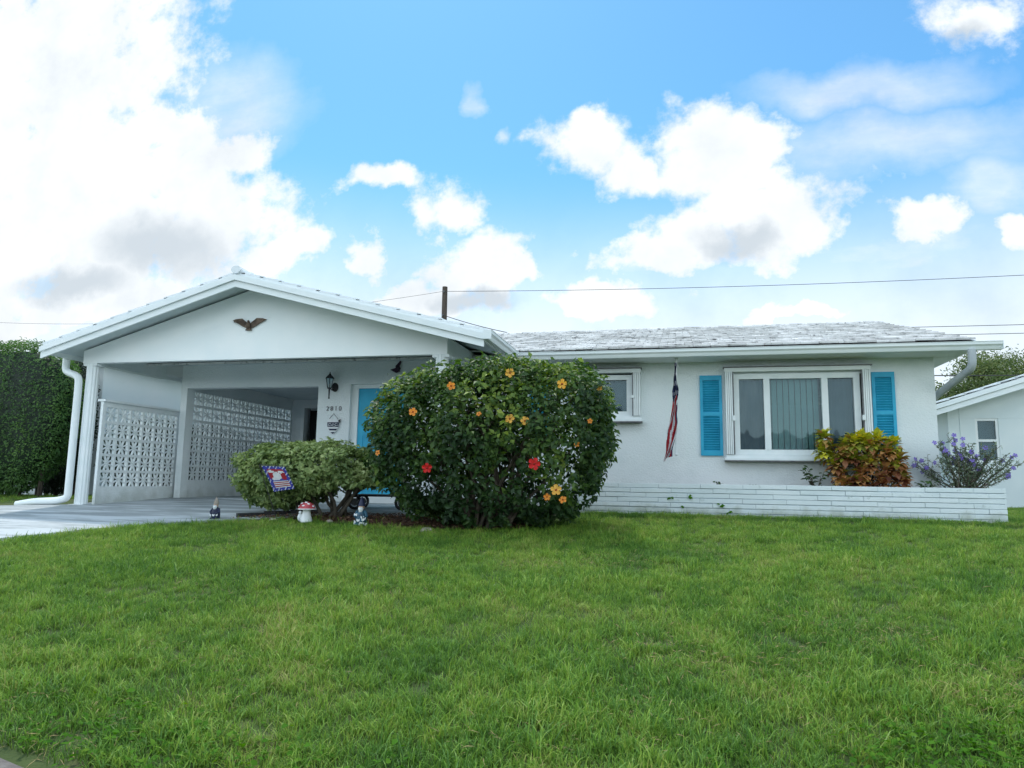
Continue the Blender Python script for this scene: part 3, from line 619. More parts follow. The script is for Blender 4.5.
mb = MB(); mb.box(-2.55, 4.12, 11.28, 11.85, 2.462, 2.475); mb.box(3.78, 4.13, 11.85, 20.5, 2.462, 2.475); mb.build('soffit', M['paint'], house)
# the flat valley piece where the two roofs meet
mb = MB(); mb.obox((-2.25, 11.62, 2.69), (.32, 0, 0), Vector((0, .34, .102)), (0, -.003, .008)); mb.build('valley_flashing', M['fascia'], house)
def gutter(name, a, b_, out, parent, h=.125, d=.12):
    a, b_, out = Vector(a), Vector(b_), Vector(out).normalized(); up_ = Vector((0, 0, 1)); dr = (b_ - a).normalized()
    prof = [(0, 0), (.6, 0), (.66, .12), (.78, .42), (.98, .62), (1.0, .94), (1.06, .95), (1.06, 1), (.93, 1), (.93, .68), (.72, .5), (.58, .07), (.05, .07), (.05, 1), (0, 1)]
    mb = MB(); k = len(mb.v); n_ = len(prof)
    for p in (a, b_):
        for (u_, v_) in prof: mb.v.append(tuple(p + out * u_ * d + up_ * v_ * h))
    for i in range(n_):
        j = (i + 1) % n_; mb.f.append((k + i, k + j, k + n_ + j, k + n_ + i)); mb.r.append(0); mb.m.append(0)
    for p, s_ in ((a, -1), (b_, 1)):
        mb.obox(p + out * d * .5 + up_ * h * .5 + dr * s_ * .004, dr * .004, out * d * .5, up_ * h * .5)
    return mb.build(name, M['fascia'], parent)
gutter('gutter', (-2.52, 11.27, 2.450), (4.45, 11.27, 2.450), (0, -1, 0), house, h=.115)
mb = MB(); mb.box(-2.5, 4.13, 11.275, 11.295, 2.452, 2.56); mb.build('fascia', M['fascia'], house)
# carport roof, two slopes from Y 9.5 back into the main roof
def slope(xe, ze, name):
    top = Vector((RX, 0, RZ + .09)); e = Vector((xe, 0, ze + .09)); upv = (top - e); Ln = upv.length; upv.normalize()
    mb = MB(); w_ = 5.6
    roof_tiles(mb, (e.x, 9.5, e.z), (0, 1, 0), w_, upv, Ln, jit=.6)
    deck(mb, (e.x, 9.53, e.z - .0), (0, 1, 0), w_ - .05, upv, Ln, .05)
    return mb
for (xe, ze) in ((LX, LZ), (QX, QZ)):
    mb = slope(xe, ze, ''); 
    if xe == QX:
        for i in range(16):
            y = 9.46 + i * .36; mb.tube([(RX, y, RZ + .16), (RX, y + .39, RZ + .145)], .085, 10, flat=.75)
    mb.build('carport_roof', M['tilewhite'], house)
for (xe, ze, s_) in ((LX, LZ, -1), (QX, QZ, 1)):
    mb = MB(); e = Vector((xe, 0, ze)); t = Vector((RX, 0, RZ))
    for (dz, hh, y0, y1) in ((.075, .052, 9.435, 9.465), (-.008, .070, 9.475, 9.505)):
        def q(p, z): return (p.x, p.z + z)
        mb.prism([q(e, dz - .0 + .0), q(t, dz), q(t, dz - hh + .0 if False else dz - hh - .03), q(e, dz - hh - .03)], y0, y1)
    mb.prism([q(e, .150), q(t, .150), q(t, .048), q(e, .048)], 9.506, 9.525)
    mb.build('barge_board', M['fascia'], house)
mb = MB()
for (xe, ze) in ((LX, LZ), (QX, QZ)):
    e = Vector((xe, 0, ze + .035)); t = Vector((RX, 0, RZ + .035))
    mb.quad((e.x, 9.53, e.z), (t.x, 9.53, t.z), (t.x, 11.84, t.z), (e.x, 11.84, e.z))
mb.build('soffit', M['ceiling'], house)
gutter('gutter', (QX + .0, 9.44, 2.455), (QX + .0, 11.27, 2.455), (1, 0, 0), house)
gutter('gutter', (LX - .0, 9.62, 2.455), (LX - .0, 13.2, 2.455), (-1, 0, 0), house)
mb = MB(); mb.box(QX - .03, QX - .003, 9.53, 11.27, 2.44, 2.57); mb.build('fascia', M['fascia'], house); mb = MB(); mb.box(LX + .003, LX + .03, 9.53, 13.2, 2.44, 2.57); mb.build('fascia', M['fascia'], house)
# breeze-block screens
def breeze(y0, ncol, cw, z0, nrow, ch, x0, x1, ztop, rtop, name, yend):
    mb = MB(); xc, hx = (x0 + x1) / 2, (x1 - x0) / 2
    mb.box(x0, x1, y0 - .05, yend, -.05, z0 - .0005)
    mb.box(x0, x1, y0 - .05, yend, z0 + nrow * ch + .0005, ztop)
    mb.box(x0, x1, y0 - .05, y0 - .0005, z0, z0 + nrow * ch); mb.box(x0, x1, y0 + ncol * cw + .0005, yend, z0, z0 + nrow * ch)
    for i in range(ncol):
        for j in range(nrow):
            cy_, cz_ = y0 + (i + .5) * cw, z0 + (j + .5) * ch; t = .022; X0, X1 = x0 + .006, x1 - .006
            mb.box(x0, x1, cy_ - cw / 2, cy_ - cw / 2 + t, cz_ - ch / 2, cz_ + ch / 2); mb.box(x0, x1, cy_ + cw / 2 - t, cy_ + cw / 2, cz_ - ch / 2, cz_ + ch / 2)
            mb.box(x0, x1, cy_ - cw / 2 + t, cy_ + cw / 2 - t, cz_ - ch / 2, cz_ - ch / 2 + t); mb.box(x0, x1, cy_ - cw / 2 + t, cy_ + cw / 2 - t, cz_ + ch / 2 - t, cz_ + ch / 2)
            hw, hh = cw / 2 - t, ch / 2 - t
            for k in range(8):
                a = PI / 8 + k * PI / 4; ca, sa = math.cos(a), math.sin(a); s_ = min(hw / abs(ca), hh / abs(sa))
                c = (xc + .0007 * k, cy_ + ca * s_ / 2, cz_ + sa * s_ / 2)
                mb.obox(c, (hx - .008, 0, 0), (0, ca * s_ / 2, sa * s_ / 2), (0, -sa * .0085, ca * .0085))
    return mb.build(name, M['stucco'], house)
breeze(10.13, 6, .300, .30, 5, .272, -9.335, -9.285, 1.72, 0, 'breeze_block_screen', 11.97)
mb = MB(); mb.box(-9.385, -9.235, 10.06, 11.97, 1.722, 1.76); mb.build('coping', M['stucco'], house)
breeze(12.12, 12, .303, .42, 6, .290, -9.165, -9.115, 2.60, 0, 'breeze_block_screen', 15.79)
# door, recess frame
mb = MB(); mb.box(-5.71, -4.60, 11.70, 12.04, .05, .215); mb.build('doorstep', M['paint'], house)
door = MB(); door.box(-5.59, -4.68, 11.955, 12.0, .22, 2.13)
d_ = door.build('front_door', M['blue'], house); mb = MB()
for (a, b_, c, dd) in ((-5.50, -5.17, 1.30, .95), (-5.10, -4.77, 1.30, .95), (-5.50, -5.17, .85, .30), (-5.10, -4.77, .85, .30)):
    for (p, q2, r_, s_) in ((a, b_, c - .018, c), (a, b_, dd, dd + .018), (a, a + .018, dd + .018, c - .018), (b_ - .018, b_, dd + .018, c - .018)): mb.box(p, q2, 11.946, 11.955, r_, s_)
mb.build('panel_moulding', M['blue'], d_)
mb = MB(); mb.ball((-4.77, 11.91, 1.08), .03, .03, .03, 8); mb.tube([(-4.77, 11.955, 1.08), (-4.77, 11.915, 1.08)], .012, 8); mb.build('knob', M['bronze'], d_)
mb = MB()
for (a, b_, c, dd) in ((-5.71, -5.59, .1, 2.2), (-4.68, -4.60, .1, 2.2), (-5.59, -4.68, 2.13, 2.2)): mb.box(a, b_, 11.93, 12.04, c, dd)
mb.build('door_frame', M['vinyl'], house)
# windows
def window(x0, x1, z0, z1, bars, name, curtains, sp_=.13):
    """x0..x1 outer storm-shutter tracks; bars = list of glass spans"""
    mb = MB(); gz0, gz1 = z0 + .17, z1 - .17; gx0, gx1 = bars[0][0], bars[-1][1]
    fy0, fy1 = YW - .035, YW + .06
    mb.box(gx0 - .09, gx1 + .09, fy0, fy1, gz1, gz1 + .08); mb.box(gx0 - .09, gx1 + .09, fy0, fy1, gz0 - .08, gz0)
    mb.box(gx0 - .09, gx0, fy0, fy1, gz0, gz1); mb.box(gx1, gx1 + .09, fy0, fy1, gz0, gz1)
    for (a, b_), (c, d) in zip(bars, bars[1:]): mb.box(b_, c, fy0 - .01, fy1, gz0, gz1)
    wn_ = mb.build(name, M['vinyl'], house)
    for (a, b_) in bars:
        mb = MB(); mb.quad((a, YW + .02, gz0), (b_, YW + .02, gz0), (b_, YW + .02, gz1), (a, YW + .02, gz1)); mb.build('pane', M['glass'], wn_)
    for (a, b_), ck in zip(bars, curtains):
        mb = MB()
        if ck == 'blind':
            n_ = int((b_ - a + .1) / .088)
            for i in range(n_): x = a - .05 + (i + .5) * .088; mb.obox((x, YW + .13, (gz0 + gz1) / 2), (.040, .012, 0), (-.0008, .001, 0), (0, 0, (gz1 - gz0) / 2 + .05))
            mb.build('vertical_blinds', M['blind'], wn_)
        else:
            n_ = 24
            for i in range(n_):
                x = a - .06 + (b_ - a + .12) * i / n_; x2 = a - .06 + (b_ - a + .12) * (i + 1) / n_
                mb.quad((x, YW + .12 + .012 * math.sin(i * 1.1), gz0 - .05), (x2, YW + .12 + .012 * math.sin((i + 1) * 1.1), gz0 - .05), (x2, YW + .12 + .012 * math.sin((i + 1) * 1.1), gz1 + .05), (x, YW + .12 + .012 * math.sin(i * 1.1), gz1 + .05))
            mb.build('curtain', M['screen'], wn_)
    mb = MB(); mb.box(x0 - .03, x1 + .03, YW - .16, YW, z0 - .0, z0 + .03); mb.box(x0, x1, YW - .10, YW, z0 + .032, z0 + .085); mb.build('sill', M['vinyl'], wn_)
    mb = MB(); mb.box(x0 - .02, x1 + .02, YW - .17, YW - .002, z0 - .018, z0 - .002); mb.build('track', M['track'], wn_); mb = MB(); mb.box(x0 - .02, x1 + .02, YW - .15, YW - .002, z1 + .002, z1 + .016); mb.build('track', M['track'], wn_)
    mb = MB(); mb.box(x0, x1, YW - .13, YW - .002, z1 - .06, z1); mb.build('header', M['vinyl'], wn_)
    for s_, xx in ((1, x0), (-1, x1)):       # folded accordion shutter stacks
        mb = MB(); zz0, zz1 = z0 + .09, z1 - .062
        for i in range(4):
            a = xx + s_ * (.008 + i * .028); mb.obox((a + s_ * .012, YW - .075, (zz0 + zz1) / 2), (.011, .0, 0), (0, .062 - .006 * (i % 2), 0), (0, 0, (zz1 - zz0) / 2))
        st = mb.build('shutter_stack', M['vinyl'], wn_)
        mb = MB(); xl = xx + s_ * .128; mb.box(xl - .006, xl + .006, YW - .14, YW - .10, zz0, zz0 + (zz1 - zz0) * .40); mb.box(xl - .006, xl + .006, YW - .14, YW - .10, zz0 + (zz1 - zz0) * .47, zz1); mb.build('rail', M['track'], st)
        mb = MB(); mb.box(xl - .02, xl + .02, YW - .165, YW - .10, zz0 + (zz1 - zz0) * .405, zz0 + (zz1 - zz0) * .465); mb.build('latch', M['vinyl'], st)
    return wn_
window(.74, 2.87, .89, 2.34, [(.96, 1.33), (1.42, 2.18), (2.27, 2.64)], 'window', ['curtain', 'blind', 'curtain'])
window(-2.05, -.57, 1.50, 2.36, [(-1.80, -1.37), (-1.29, -.80)], 'window', ['curtain', 'curtain'])
def shutter(x0, x1, z0, z1):
    mb = MB(); y0 = YW - .035; t = .045
    mb.box(x0, x0 + t, y0, YW - .001, z0, z1); mb.box(x1 - t, x1, y0, YW - .001, z0, z1)
    for (a, b_) in ((z0, z0 + .08), (z1 - .08, z1), ((z0 + z1) / 2 - .01, (z0 + z1) / 2 + .05)): mb.box(x0 + t, x1 - t, y0, YW - .001, a, b_)
    mb.box(x0 + t, x1 - t, YW - .008, YW - .001, z0 + .08, z1 - .08)
    for (a, b_) in ((z0 + .085, (z0 + z1) / 2 - .012), ((z0 + z1) / 2 + .055, z1 - .085)):
        n_ = int((b_ - a) / .037)
        for i in range(n_):
            z = a + (i + .5) * (b_ - a) / n_; mb.obox(((x0 + x1) / 2, y0 + .015, z), ((x1 - x0) / 2 - t, 0, 0), (0, .011, -.013), (0, .0025, .002))
    return mb.build('shutter', M['blue'], house)
shutter(.36, .70, .96, 2.24); shutter(2.90, 3.22, .96, 2.25); shutter(-2.42, -2.09, 1.14, 2.24)
# right downspout
def arc(p, n_=6):
    out = [Vector(p[0])]
    for a, b_, c in zip(p, p[1:], p[2:]):
        a, b_, c = Vector(a), Vector(b_), Vector(c); r_ = min((b_ - a).length, (c - b_).length) * .42
        s_, e = b_ + (a - b_).normalized() * r_, b_ + (c - b_).normalized() * r_
        for i in range(n_ + 1):
            t = i / n_; out.append(s_ * (1 - t) ** 2 + b_ * 2 * t * (1 - t) + e * t * t)
    out.append(Vector(p[-1])); return out
mb = MB(); mb.tube(arc([(4.07, 11.21, 2.46), (4.07, 11.21, 2.20), (3.87, 12.2, 1.90), (3.86, 12.7, 1.75), (3.86, 12.7, .05)]), .055, 12); mb.build('downspout', M['pipe'], house, smooth=True)
mb = MB(); mb.tube(arc([(-10.08, 10.05, 2.46), (-10.08, 10.05, 2.24), (-9.68, 9.93, 2.12), (-9.66, 9.92, 1.9), (-9.66, 9.92, .13), (-9.82, 9.88, .085), (-10.18, 9.80, .065), (-10.46, 9.74, .01)]), .058, 12)
mb.build('downspout', M['vinyl'], house, smooth=True)
# house number
def text_mesh(name, s_, size, loc, m, parent, ext=.004, rotx=PI / 2):
    cu = bpy.data.curves.new(name, 'FONT'); cu.body = s_; cu.size = size; cu.extrude = ext; cu.align_x = 'CENTER'; cu.align_y = 'CENTER'
    t = bpy.data.objects.new('tmp', cu); col.objects.link(t); dg = bpy.context.evaluated_depsgraph_get(); me = bpy.data.meshes.new_from_object(t.evaluated_get(dg))
    bpy.data.objects.remove(t); me.materials.clear(); me.materials.append(m); me.name = name
    o = bpy.data.objects.new(name, me); col.objects.link(o); o.rotation_euler = (rotx, 0, 0)
    if parent: o.parent = parent; o.location = Vector(loc) - worldloc(parent)
    else: o.location = loc
    return o
for i, ch in enumerate('2810'): text_mesh('house_number_digit', ch, .115, (-6.135 + i * .082, YW - .012, 1.755), M['track'], house)

# ------------------------------------------------------------------ brick planter
pl = thing('brick_planter', (1.5, 11.2, 0), 'long low white painted brick planter wall in front of the right half of the house', 'planter')
mb = MB(); z0 = -.12; ncr = 9; chh = (.515 - z0) / ncr
for r_ in range(ncr):
    x = -1.75 + (r_ * .37) % .55 - .55; za, zb = z0 + r_ * chh, z0 + (r_ + 1) * chh
    while x < 4.32:
        x1 = min(x + .60, 4.32); x0_ = max(x, -1.75)
        if x1 - x0_ > .02:
            j = random.uniform(-.006, .006); mb.obox(((x0_ + x1) / 2, 11.13 + j / 2, (za + zb) / 2 + .0015 + random.uniform(-.002, .002)), ((x1 - x0_) / 2 - .0012, 0, random.uniform(-.0022, .0022)), (0, .05 - j / 2, 0), (0, 0, chh / 2 - .0045))
        x += .602
    y = 11.19 + (r_ % 2) * .1
    while y < 11.85:
        mb.box(4.22, 4.32 + random.uniform(-.004, .004), y, min(y + .295, 11.9), za + .0055, zb - .0025); y += .303
mb.build('brickwork', M['brickw'], pl, bevel=.004)
mb = MB(); mb.box(-1.74, 4.30, 11.094, 11.17, z0, .507); mb.box(4.23, 4.305, 11.17, 11.9, z0, .507); mb.build('mortar', M['mortar'], pl)
mb = MB(); mb.box(-1.7, 3.78, 11.17, 11.849, z0, .42); mb.box(3.78, 4.23, 11.17, 11.9, z0, .42); mb.build('soil', M['mulchbase'], pl)

# ------------------------------------------------------------------ shrubs
bc = (-2.33, 9.02, .98)
hib = thing('hibiscus_bush', (-2.35, 9.0, -.06), 'large rounded dark green hibiscus bush dotted with yellow and red flowers', 'bush')
P, N = bush_points(bc, (1.52, .92, 1.02), 35000, expo=4.2, shell=.74, lump=.065, lsc=1.5, gap=-.33, gsc=3.6, under=.30, zmin=-.02)
# open gaps in the lower half
keep = [not (noise.noise(Vector((p[0] * 4.5, p[1] * 1.4, p[2] * 4.5)) + Vector((7, 7, 7))) > (.17 + .30 * max(0, p[2] - .55)) or noise.noise(Vector((p[0] * 13, p[1] * 2, p[2] * 13))) > (.23 + .3 * max(0, p[2] - .6))) for p in P]; P, N = P[keep], N[keep]
tips = [(bc[0] + random.uniform(-1.3, 1.3), bc[1] + random.uniform(-.6, .6), random.uniform(.7, 1.85)) for _ in range(34)]
branchset('stems', (-2.3, 9.0, -.08), tips, M['twig'], hib, .026, .28, .12)
# shoots sticking out of the top
P2 = []; 
for _ in range(70):
    x = random.uniform(-3.6, -1.2); y = random.uniform(8.5, 9.5); z = 1.80 + .06 * (1 - ((x + 2.4) / 1.3) ** 2)
    for k in range(7): P2.append((x + random.gauss(0, .02), y + random.gauss(0, .02), z + k * .035 * random.uniform(.6, 1.2)))
P = np.concatenate([P, np.array(P2)]); P[:, 2] -= np.clip(-2.2 - P[:, 0], 0, 2) * .13 * P[:, 2] / 1.6; N = np.concatenate([N, unit(rdir(len(P2)) * .6 + np.array([0, 0, .5]))])
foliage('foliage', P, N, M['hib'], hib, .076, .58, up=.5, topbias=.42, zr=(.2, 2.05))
def on_front(px, pz):   # front skin of the bush
    dx, dz = abs((px - bc[0]) / 1.52), abs((pz - bc[2]) / 1.02); k = 1 - dx ** 4.2 - dz ** 4.2
    return bc[1] - .92 * max(0, k) ** (1 / 4.2) - .04
def flower(px, pz, r_, m, name='flower'):
    y = on_front(px, pz); c = Vector((px, y, pz)); mb = MB(); tw = random.random() * 2
    fw_ = Vector((random.uniform(-.5, .5), -1, random.uniform(-.1, .6))).normalized(); u_ = fw_.cross(Vector((0, 0, 1))).normalized(); v_ = u_.cross(fw_)
    for k in range(5):
        a = tw + k * 2 * PI / 5; d = u_ * math.cos(a) + v_ * math.sin(a); s_ = u_ * -math.sin(a) + v_ * math.cos(a)
        ring = [c, c + d * r_ * .45 + s_ * r_ * .34 + fw_ * r_ * .22, c + d * r_ * .85 + s_ * r_ * .42 + fw_ * r_ * .25, c + d * r_ * 1.08 + s_ * r_ * .05 + fw_ * r_ * .12, c + d * r_ * .85 - s_ * r_ * .40 + fw_ * r_ * .3, c + d * r_ * .45 - s_ * r_ * .30 + fw_ * r_ * .2]
        cc_ = c + d * r_ * .55 + fw_ * r_ * .12
        for i in range(6): mb.quad(ring[i], ring[(i + 1) % 6], cc_, mi=0)
    o = mb.build(name, m, hib)
    mb = MB(); mb.tube([c, c + fw_ * r_ * .75], [r_ * .10, r_ * .05], 6); mb.ball(c + fw_ * r_ * .04, r_ * .2, r_ * .2, r_ * .2, 6); mb.build('stamen', M['centre'], o)
    return o
FL = [(510, 373, 'yellow', .055), (562, 384, 'yellow', .058), (451, 386, 'orange', .05), (413, 412, 'orange', .05), (510, 419, 'yellow', .055), (525, 421, 'yellow', .052), (600, 389, 'yellow', .038), (556, 490, 'yellow', .062), (547, 497, 'orange', .04), (563, 500, 'orange', .045), (479, 414, 'orange', .032), (378, 453, 'orange', .035), (577, 444, 'orange', .035), (427, 468, 'red', .058), (534, 464, 'red', .07), (590, 421, 'orange', .03)]
ca_rt, ca_up, ca_fw = rt2, up2, fw
for (x, y, m, r_) in FL:      # the flowers were measured in the photo; turned here into places on the bush's skin
    d = ca_fw + ca_rt * ((x - 512) / 720) - ca_up * ((y - 384) / 720); t = 8.5 / d.y
    for _ in range(6): p = d * t + Vector((0, 0, .5)); t = on_front(p.x, p.z) / d.y
    p = d * t + Vector((0, 0, .5)); o = flower(p.x, p.z, r_, M[m]); o['label'] = {'yellow': 'pale yellow hibiscus flower', 'orange': 'faded orange hibiscus flower', 'red': 'bright red hibiscus flower'}[m]

vs = thing('clipped_shrub', (-5.0, 9.45, -.05), 'smaller pale green clipped shrub behind the mushroom ornament, beside the driveway', 'shrub')
P, N = bush_points((-5.12, 9.5, .53), (1.10, .62, .49), 17000, expo=2.6, shell=.75, lump=.11, lsc=1.6, gap=-.40, gsc=4, under=.25, seed=5)
keep = P[:, 2] > .08 + .34 * np.clip((P[:, 0] + 5.5), 0, 1.0); P, N = P[keep], N[keep]
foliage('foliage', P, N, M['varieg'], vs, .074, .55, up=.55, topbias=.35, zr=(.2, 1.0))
mb = MB()
for k in range(15):
    b0 = Vector((random.choice((-5.2, -4.75, -4.62)) + random.uniform(-.09, .09), 9.4 + random.uniform(-.1, .15), -.07)); t = Vector((b0.x + random.uniform(-.75, .75), b0.y + random.uniform(-.3, .3), random.uniform(.5, .85)))
    mb.tube([b0, b0 + (t - b0) * .3 + Vector((random.uniform(-.08, .08), 0, .03)), b0 + (t - b0) * .65 + Vector((random.uniform(-.08, .08), 0, .03)), t], [.030, .022, .015, .007], 7)
mb.build('stems', M['bark'], vs, smooth=True)

cr = thing('croton_plant', (2.6, 11.47, .42), 'bushy croton with yellow, orange and burgundy leaves in the brick planter', 'plant')
heads = [(2.12, 11.42, 1.20), (2.10, 11.42, 1.02), (2.62, 11.42, 1.16), (2.85, 11.45, 1.17), (3.05, 11.45, 1.10), (2.40, 11.4, 1.08), (3.1, 11.42, .88), (2.25, 11.4, .80), (2.5, 11.38, .92), (2.75, 11.38, .95), (2.9, 11.38, .72), (2.3, 11.4, .64), (2.6, 11.36, .68), (2.45, 11.55, 1.0), (2.8, 11.6, 1.05), (3.0, 11.6, .95), (3.15, 11.45, .68), (2.2, 11.5, .95)]
PP, NN, DD, RRr, LL = [], [], [], [], []
heads += [(2.35, 11.36, .95), (2.7, 11.36, .82), (2.55, 11.34, .56), (2.85, 11.36, .56), (3.05, 11.4, .78), (2.35, 11.36, .52), (2.95, 11.38, 1.0), (2.72, 11.38, 1.12), (2.5, 11.4, 1.14), (3.12, 11.4, .56)]
hv = [.8, 1.15, .95, .9, .95, .75, .5, .45, .6, .55, .25, .4, .35, .6, .8, .8, .4, .8, .5, .45, .3, .25, .4, .3, .7, .85, .8, .3]
for h_, base in zip(heads, hv):
    for k in range(54):
        a = k * 2.4; el = (k / 54) * 1.7 - .55; D = np.array([math.cos(a) * math.cos(el), math.sin(a) * math.cos(el), math.sin(el)])
        PP.append(np.array(h_) + D * .02 + np.array([0, 0, (k / 54) * .08 - .04])); DD.append(D); n_ = np.cross(D, np.array([-math.sin(a), math.cos(a), 0])); n_ = n_ if n_[2] > 0 else -n_
        NN.append(n_ + rng.normal(0, .2, 3)); RRr.append(np.clip(base * .66 + .36 * (k / 54) + rng.normal(0, .17), 0, 1)); LL.append(.145 * random.uniform(.7, 1.2))
V, F, rr = leaf_arrays(np.array(PP), unit(np.array(NN)), np.array(DD), np.array(LL), np.array(LL) * .50, fold=.2, droop=.18, detail=True, rnd=np.array(RRr))
mesh_np('foliage', V, F, M['croton'], cr, rr)
branchset('stems', (2.65, 11.5, .42), heads, M['bark'], cr, .016, .15, .05)

pf = thing('purple_flowering_shrub', (3.95, 11.5, .42), 'thin twiggy shrub with violet flowers at the right end of the planter', 'shrub')
mb = MB(); lp, ln_, ld = [], [], []; fls = []
for k in range(46):
    b0 = Vector((3.96 + random.uniform(-.12, .12), 11.5 + random.uniform(-.08, .08), .40)); a = random.uniform(-1.1, 1.0); ln = random.uniform(.5, .88)
    d = Vector((math.sin(a) * .95, random.uniform(-.28, .35), math.cos(a) * .9 + .1)).normalized()
    p = b0; prev = b0; pts_ = [b0]
    for s_ in range(6):
        d = (d + Vector((random.uniform(-.2, .2), random.uniform(-.15, .15), random.uniform(-.06, .10)))).normalized(); p = p + d * ln / 6; pts_.append(p)
        if s_ > 0:
            for _ in range(9):
                q = prev + (p - prev) * random.random(); lp.append(tuple(q)); ld.append(tuple(Vector((random.gauss(0, 1), random.gauss(0, 1), random.gauss(0, .6))) + d * .6))
        prev = p
        if s_ in (2, 3, 4) and random.random() < .8:
            e = p + (d + Vector((random.uniform(-.9, .9), random.uniform(-.6, .6), random.uniform(0, .5)))).normalized() * .18; mb.tube([p, (p + e) / 2, e], [.004, .003, .002], 4, cap=False)
            for _ in range(9):
                q = p + (e - p) * random.random(); lp.append(tuple(q)); ld.append(tuple(Vector((random.gauss(0, 1), random.gauss(0, 1), random.gauss(0, .6)))))
            if random.random() < .20: fls.append(e)
    mb.tube(pts_, [.009, .008, .007, .005, .004, .003, .002], 5, cap=False)
    if a < .2 and random.random() < .75 or random.random() < .2: fls.append(p)
mb.build('stems', M['twig'], pf, smooth=True)
lp = np.array(lp); n = len(lp); V, F, rr = leaf_arrays(lp, unit(rdir(n) + np.array([0, -.2, .6])), np.array(ld), .038 + .035 * rng.random(n), .010 + .009 * rng.random(n)); mesh_np('foliage', V, F, M['duranta'], pf, rr)
for c in fls[:60]:
    mb = MB(); fw_ = Vector((random.uniform(-.7, .7), -1, random.uniform(-.2, .7))).normalized(); u_ = fw_.cross(Vector((0, 0, 1))).normalized(); v_ = u_.cross(fw_); r_ = .034
    for j in range(1):
        cc_ = c
        for k in range(5):
            a = k * 2 * PI / 5; d = u_ * math.cos(a) + v_ * math.sin(a); s_ = u_ * -math.sin(a) + v_ * math.cos(a)
            mb.quad(cc_, cc_ + d * r_ * .7 + s_ * r_ * .42 + fw_ * r_ * .3, cc_ + d * r_ * 1.1 + fw_ * r_ * .2, cc_ + d * r_ * .7 - s_ * r_ * .42 + fw_ * r_ * .3)
    mb.build('flower', M['purple'], pf)

def leafy(name, base, hgt_, n_, spread, size, label, cat, group=None, m='green'):
    t_ = thing(name, base, label, cat, group); mb = MB(); P = []; D = []
    for k in range(n_):
        a = random.random() * 6.28; d = Vector((math.cos(a) * spread, math.sin(a) * spread * .7, 1)).normalized(); b0 = Vector(base); e = b0 + d * hgt_ * random.uniform(.6, 1)
        mb.tube([b0, (b0 + e) / 2, e], [.005, .004, .002], 5, cap=False)
        for j in range(7):
            q = b0 + (e - b0) * (.3 + .7 * j / 6); P.append(tuple(q)); D.append((math.cos(a + j * 2.2), math.sin(a + j * 2.2), .35))
    mb.build('stems', M['twig'], t_); P = np.array(P); D = np.array(D); n = len(P)
    V, F, rr = leaf_arrays(P, unit(rdir(n) * .5 + np.array([0, -.3, .8])), D, size * (.6 + .7 * rng.random(n)), size * .38 * (.7 + .6 * rng.random(n)), detail=True); mesh_np('foliage', V, F, M[m], t_, rr)
leafy('young_plant', (1.98, 11.4, .42), .40, 7, .6, .10, 'small dark green leafy plant in the planter left of the croton', 'plant')
leafy('young_plant', (3.42, 11.3, .42), .22, 5, .7, .09, 'little dark seedling in the planter between croton and violet shrub', 'plant')
leafy('weed_sprout', (.62, 11.3, .43), .14, 3, .6, .06, 'dark two leaved sprout peeping over the planter wall below the left shutter', 'weed')
leafy('weed_sprout', (1.1, 11.3, .43), .10, 2, .6, .05, 'tiny sprout peeping over the planter wall below the big window', 'weed')
for i, (x, z, lb) in enumerate(((.17, .33, 'highest weed growing from the brick planter face'), (-.1, .30, 'tiny weed on the brick planter face nearest the hibiscus bush'), (.05, .18, 'clump of green weed low on the brick planter face, left of the others'), (.62, .21, 'flat yellowish weed on the brick planter face below the left shutter'), (.72, .12, 'rightmost small weed low on the brick planter face'))):
    c = Vector((x, 11.072, z)); P = np.array([(c.x + random.uniform(-.03, .03), c.y, c.z + random.uniform(-.01, .01)) for _ in range(7)]); n = len(P)
    V, F, rr = leaf_arrays(P, unit(rdir(n) * .4 + np.array([0, -.6, .7])), unit(rdir(n) + np.array([0, -.6, 0])), np.full(n, .05), np.full(n, .026), detail=True)
    tag(mesh_np('weed_sprout', V, F, M['weed'], None, rr), lb, 'weed')

# ------------------------------------------------------------------ hedges on the left
def hedge(name, c, rad, n_, m, label, expo=3.4, size=.05, corem=None, under=.3, zmin=None):
    t_ = thing(name, (c[0], c[1], 0), label, 'hedge')
    P, N = bush_points(c, rad, n_, expo=expo, shell=1.0, lump=.035, lsc=2.2, gap=-.9, gsc=2.5, under=under, seed=c[0], zmin=zmin)
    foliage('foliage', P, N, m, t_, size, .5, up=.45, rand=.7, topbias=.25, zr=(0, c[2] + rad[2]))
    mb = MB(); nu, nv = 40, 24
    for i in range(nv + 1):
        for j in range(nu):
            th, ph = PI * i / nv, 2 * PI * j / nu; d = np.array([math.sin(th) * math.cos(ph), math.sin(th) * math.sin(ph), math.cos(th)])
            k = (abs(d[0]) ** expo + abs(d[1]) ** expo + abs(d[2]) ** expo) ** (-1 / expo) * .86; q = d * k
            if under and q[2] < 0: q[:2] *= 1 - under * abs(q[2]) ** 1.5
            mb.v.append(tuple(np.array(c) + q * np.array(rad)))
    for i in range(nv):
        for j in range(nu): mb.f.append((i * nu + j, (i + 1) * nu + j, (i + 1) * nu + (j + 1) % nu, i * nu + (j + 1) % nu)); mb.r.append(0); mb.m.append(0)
    mb.build('dark_core', M['hedgedark'], t_); mb = MB()  # closed dark shell inside the leaves, added to block see-through
    for k in range(5):
        lx = rad[0] > rad[1]; x = c[0] + ((k - 2) * rad[0] * .3 if lx else 0); y = c[1] + (0 if lx else (k - 2) * rad[1] * .3); mb = MB(); mb.tube([(x, y, -.05), (x + .03, y, c[2] * .5), (x, y, c[2])], [.05, .04, .03], 7); mb.build('trunk', M['bark'], t_)
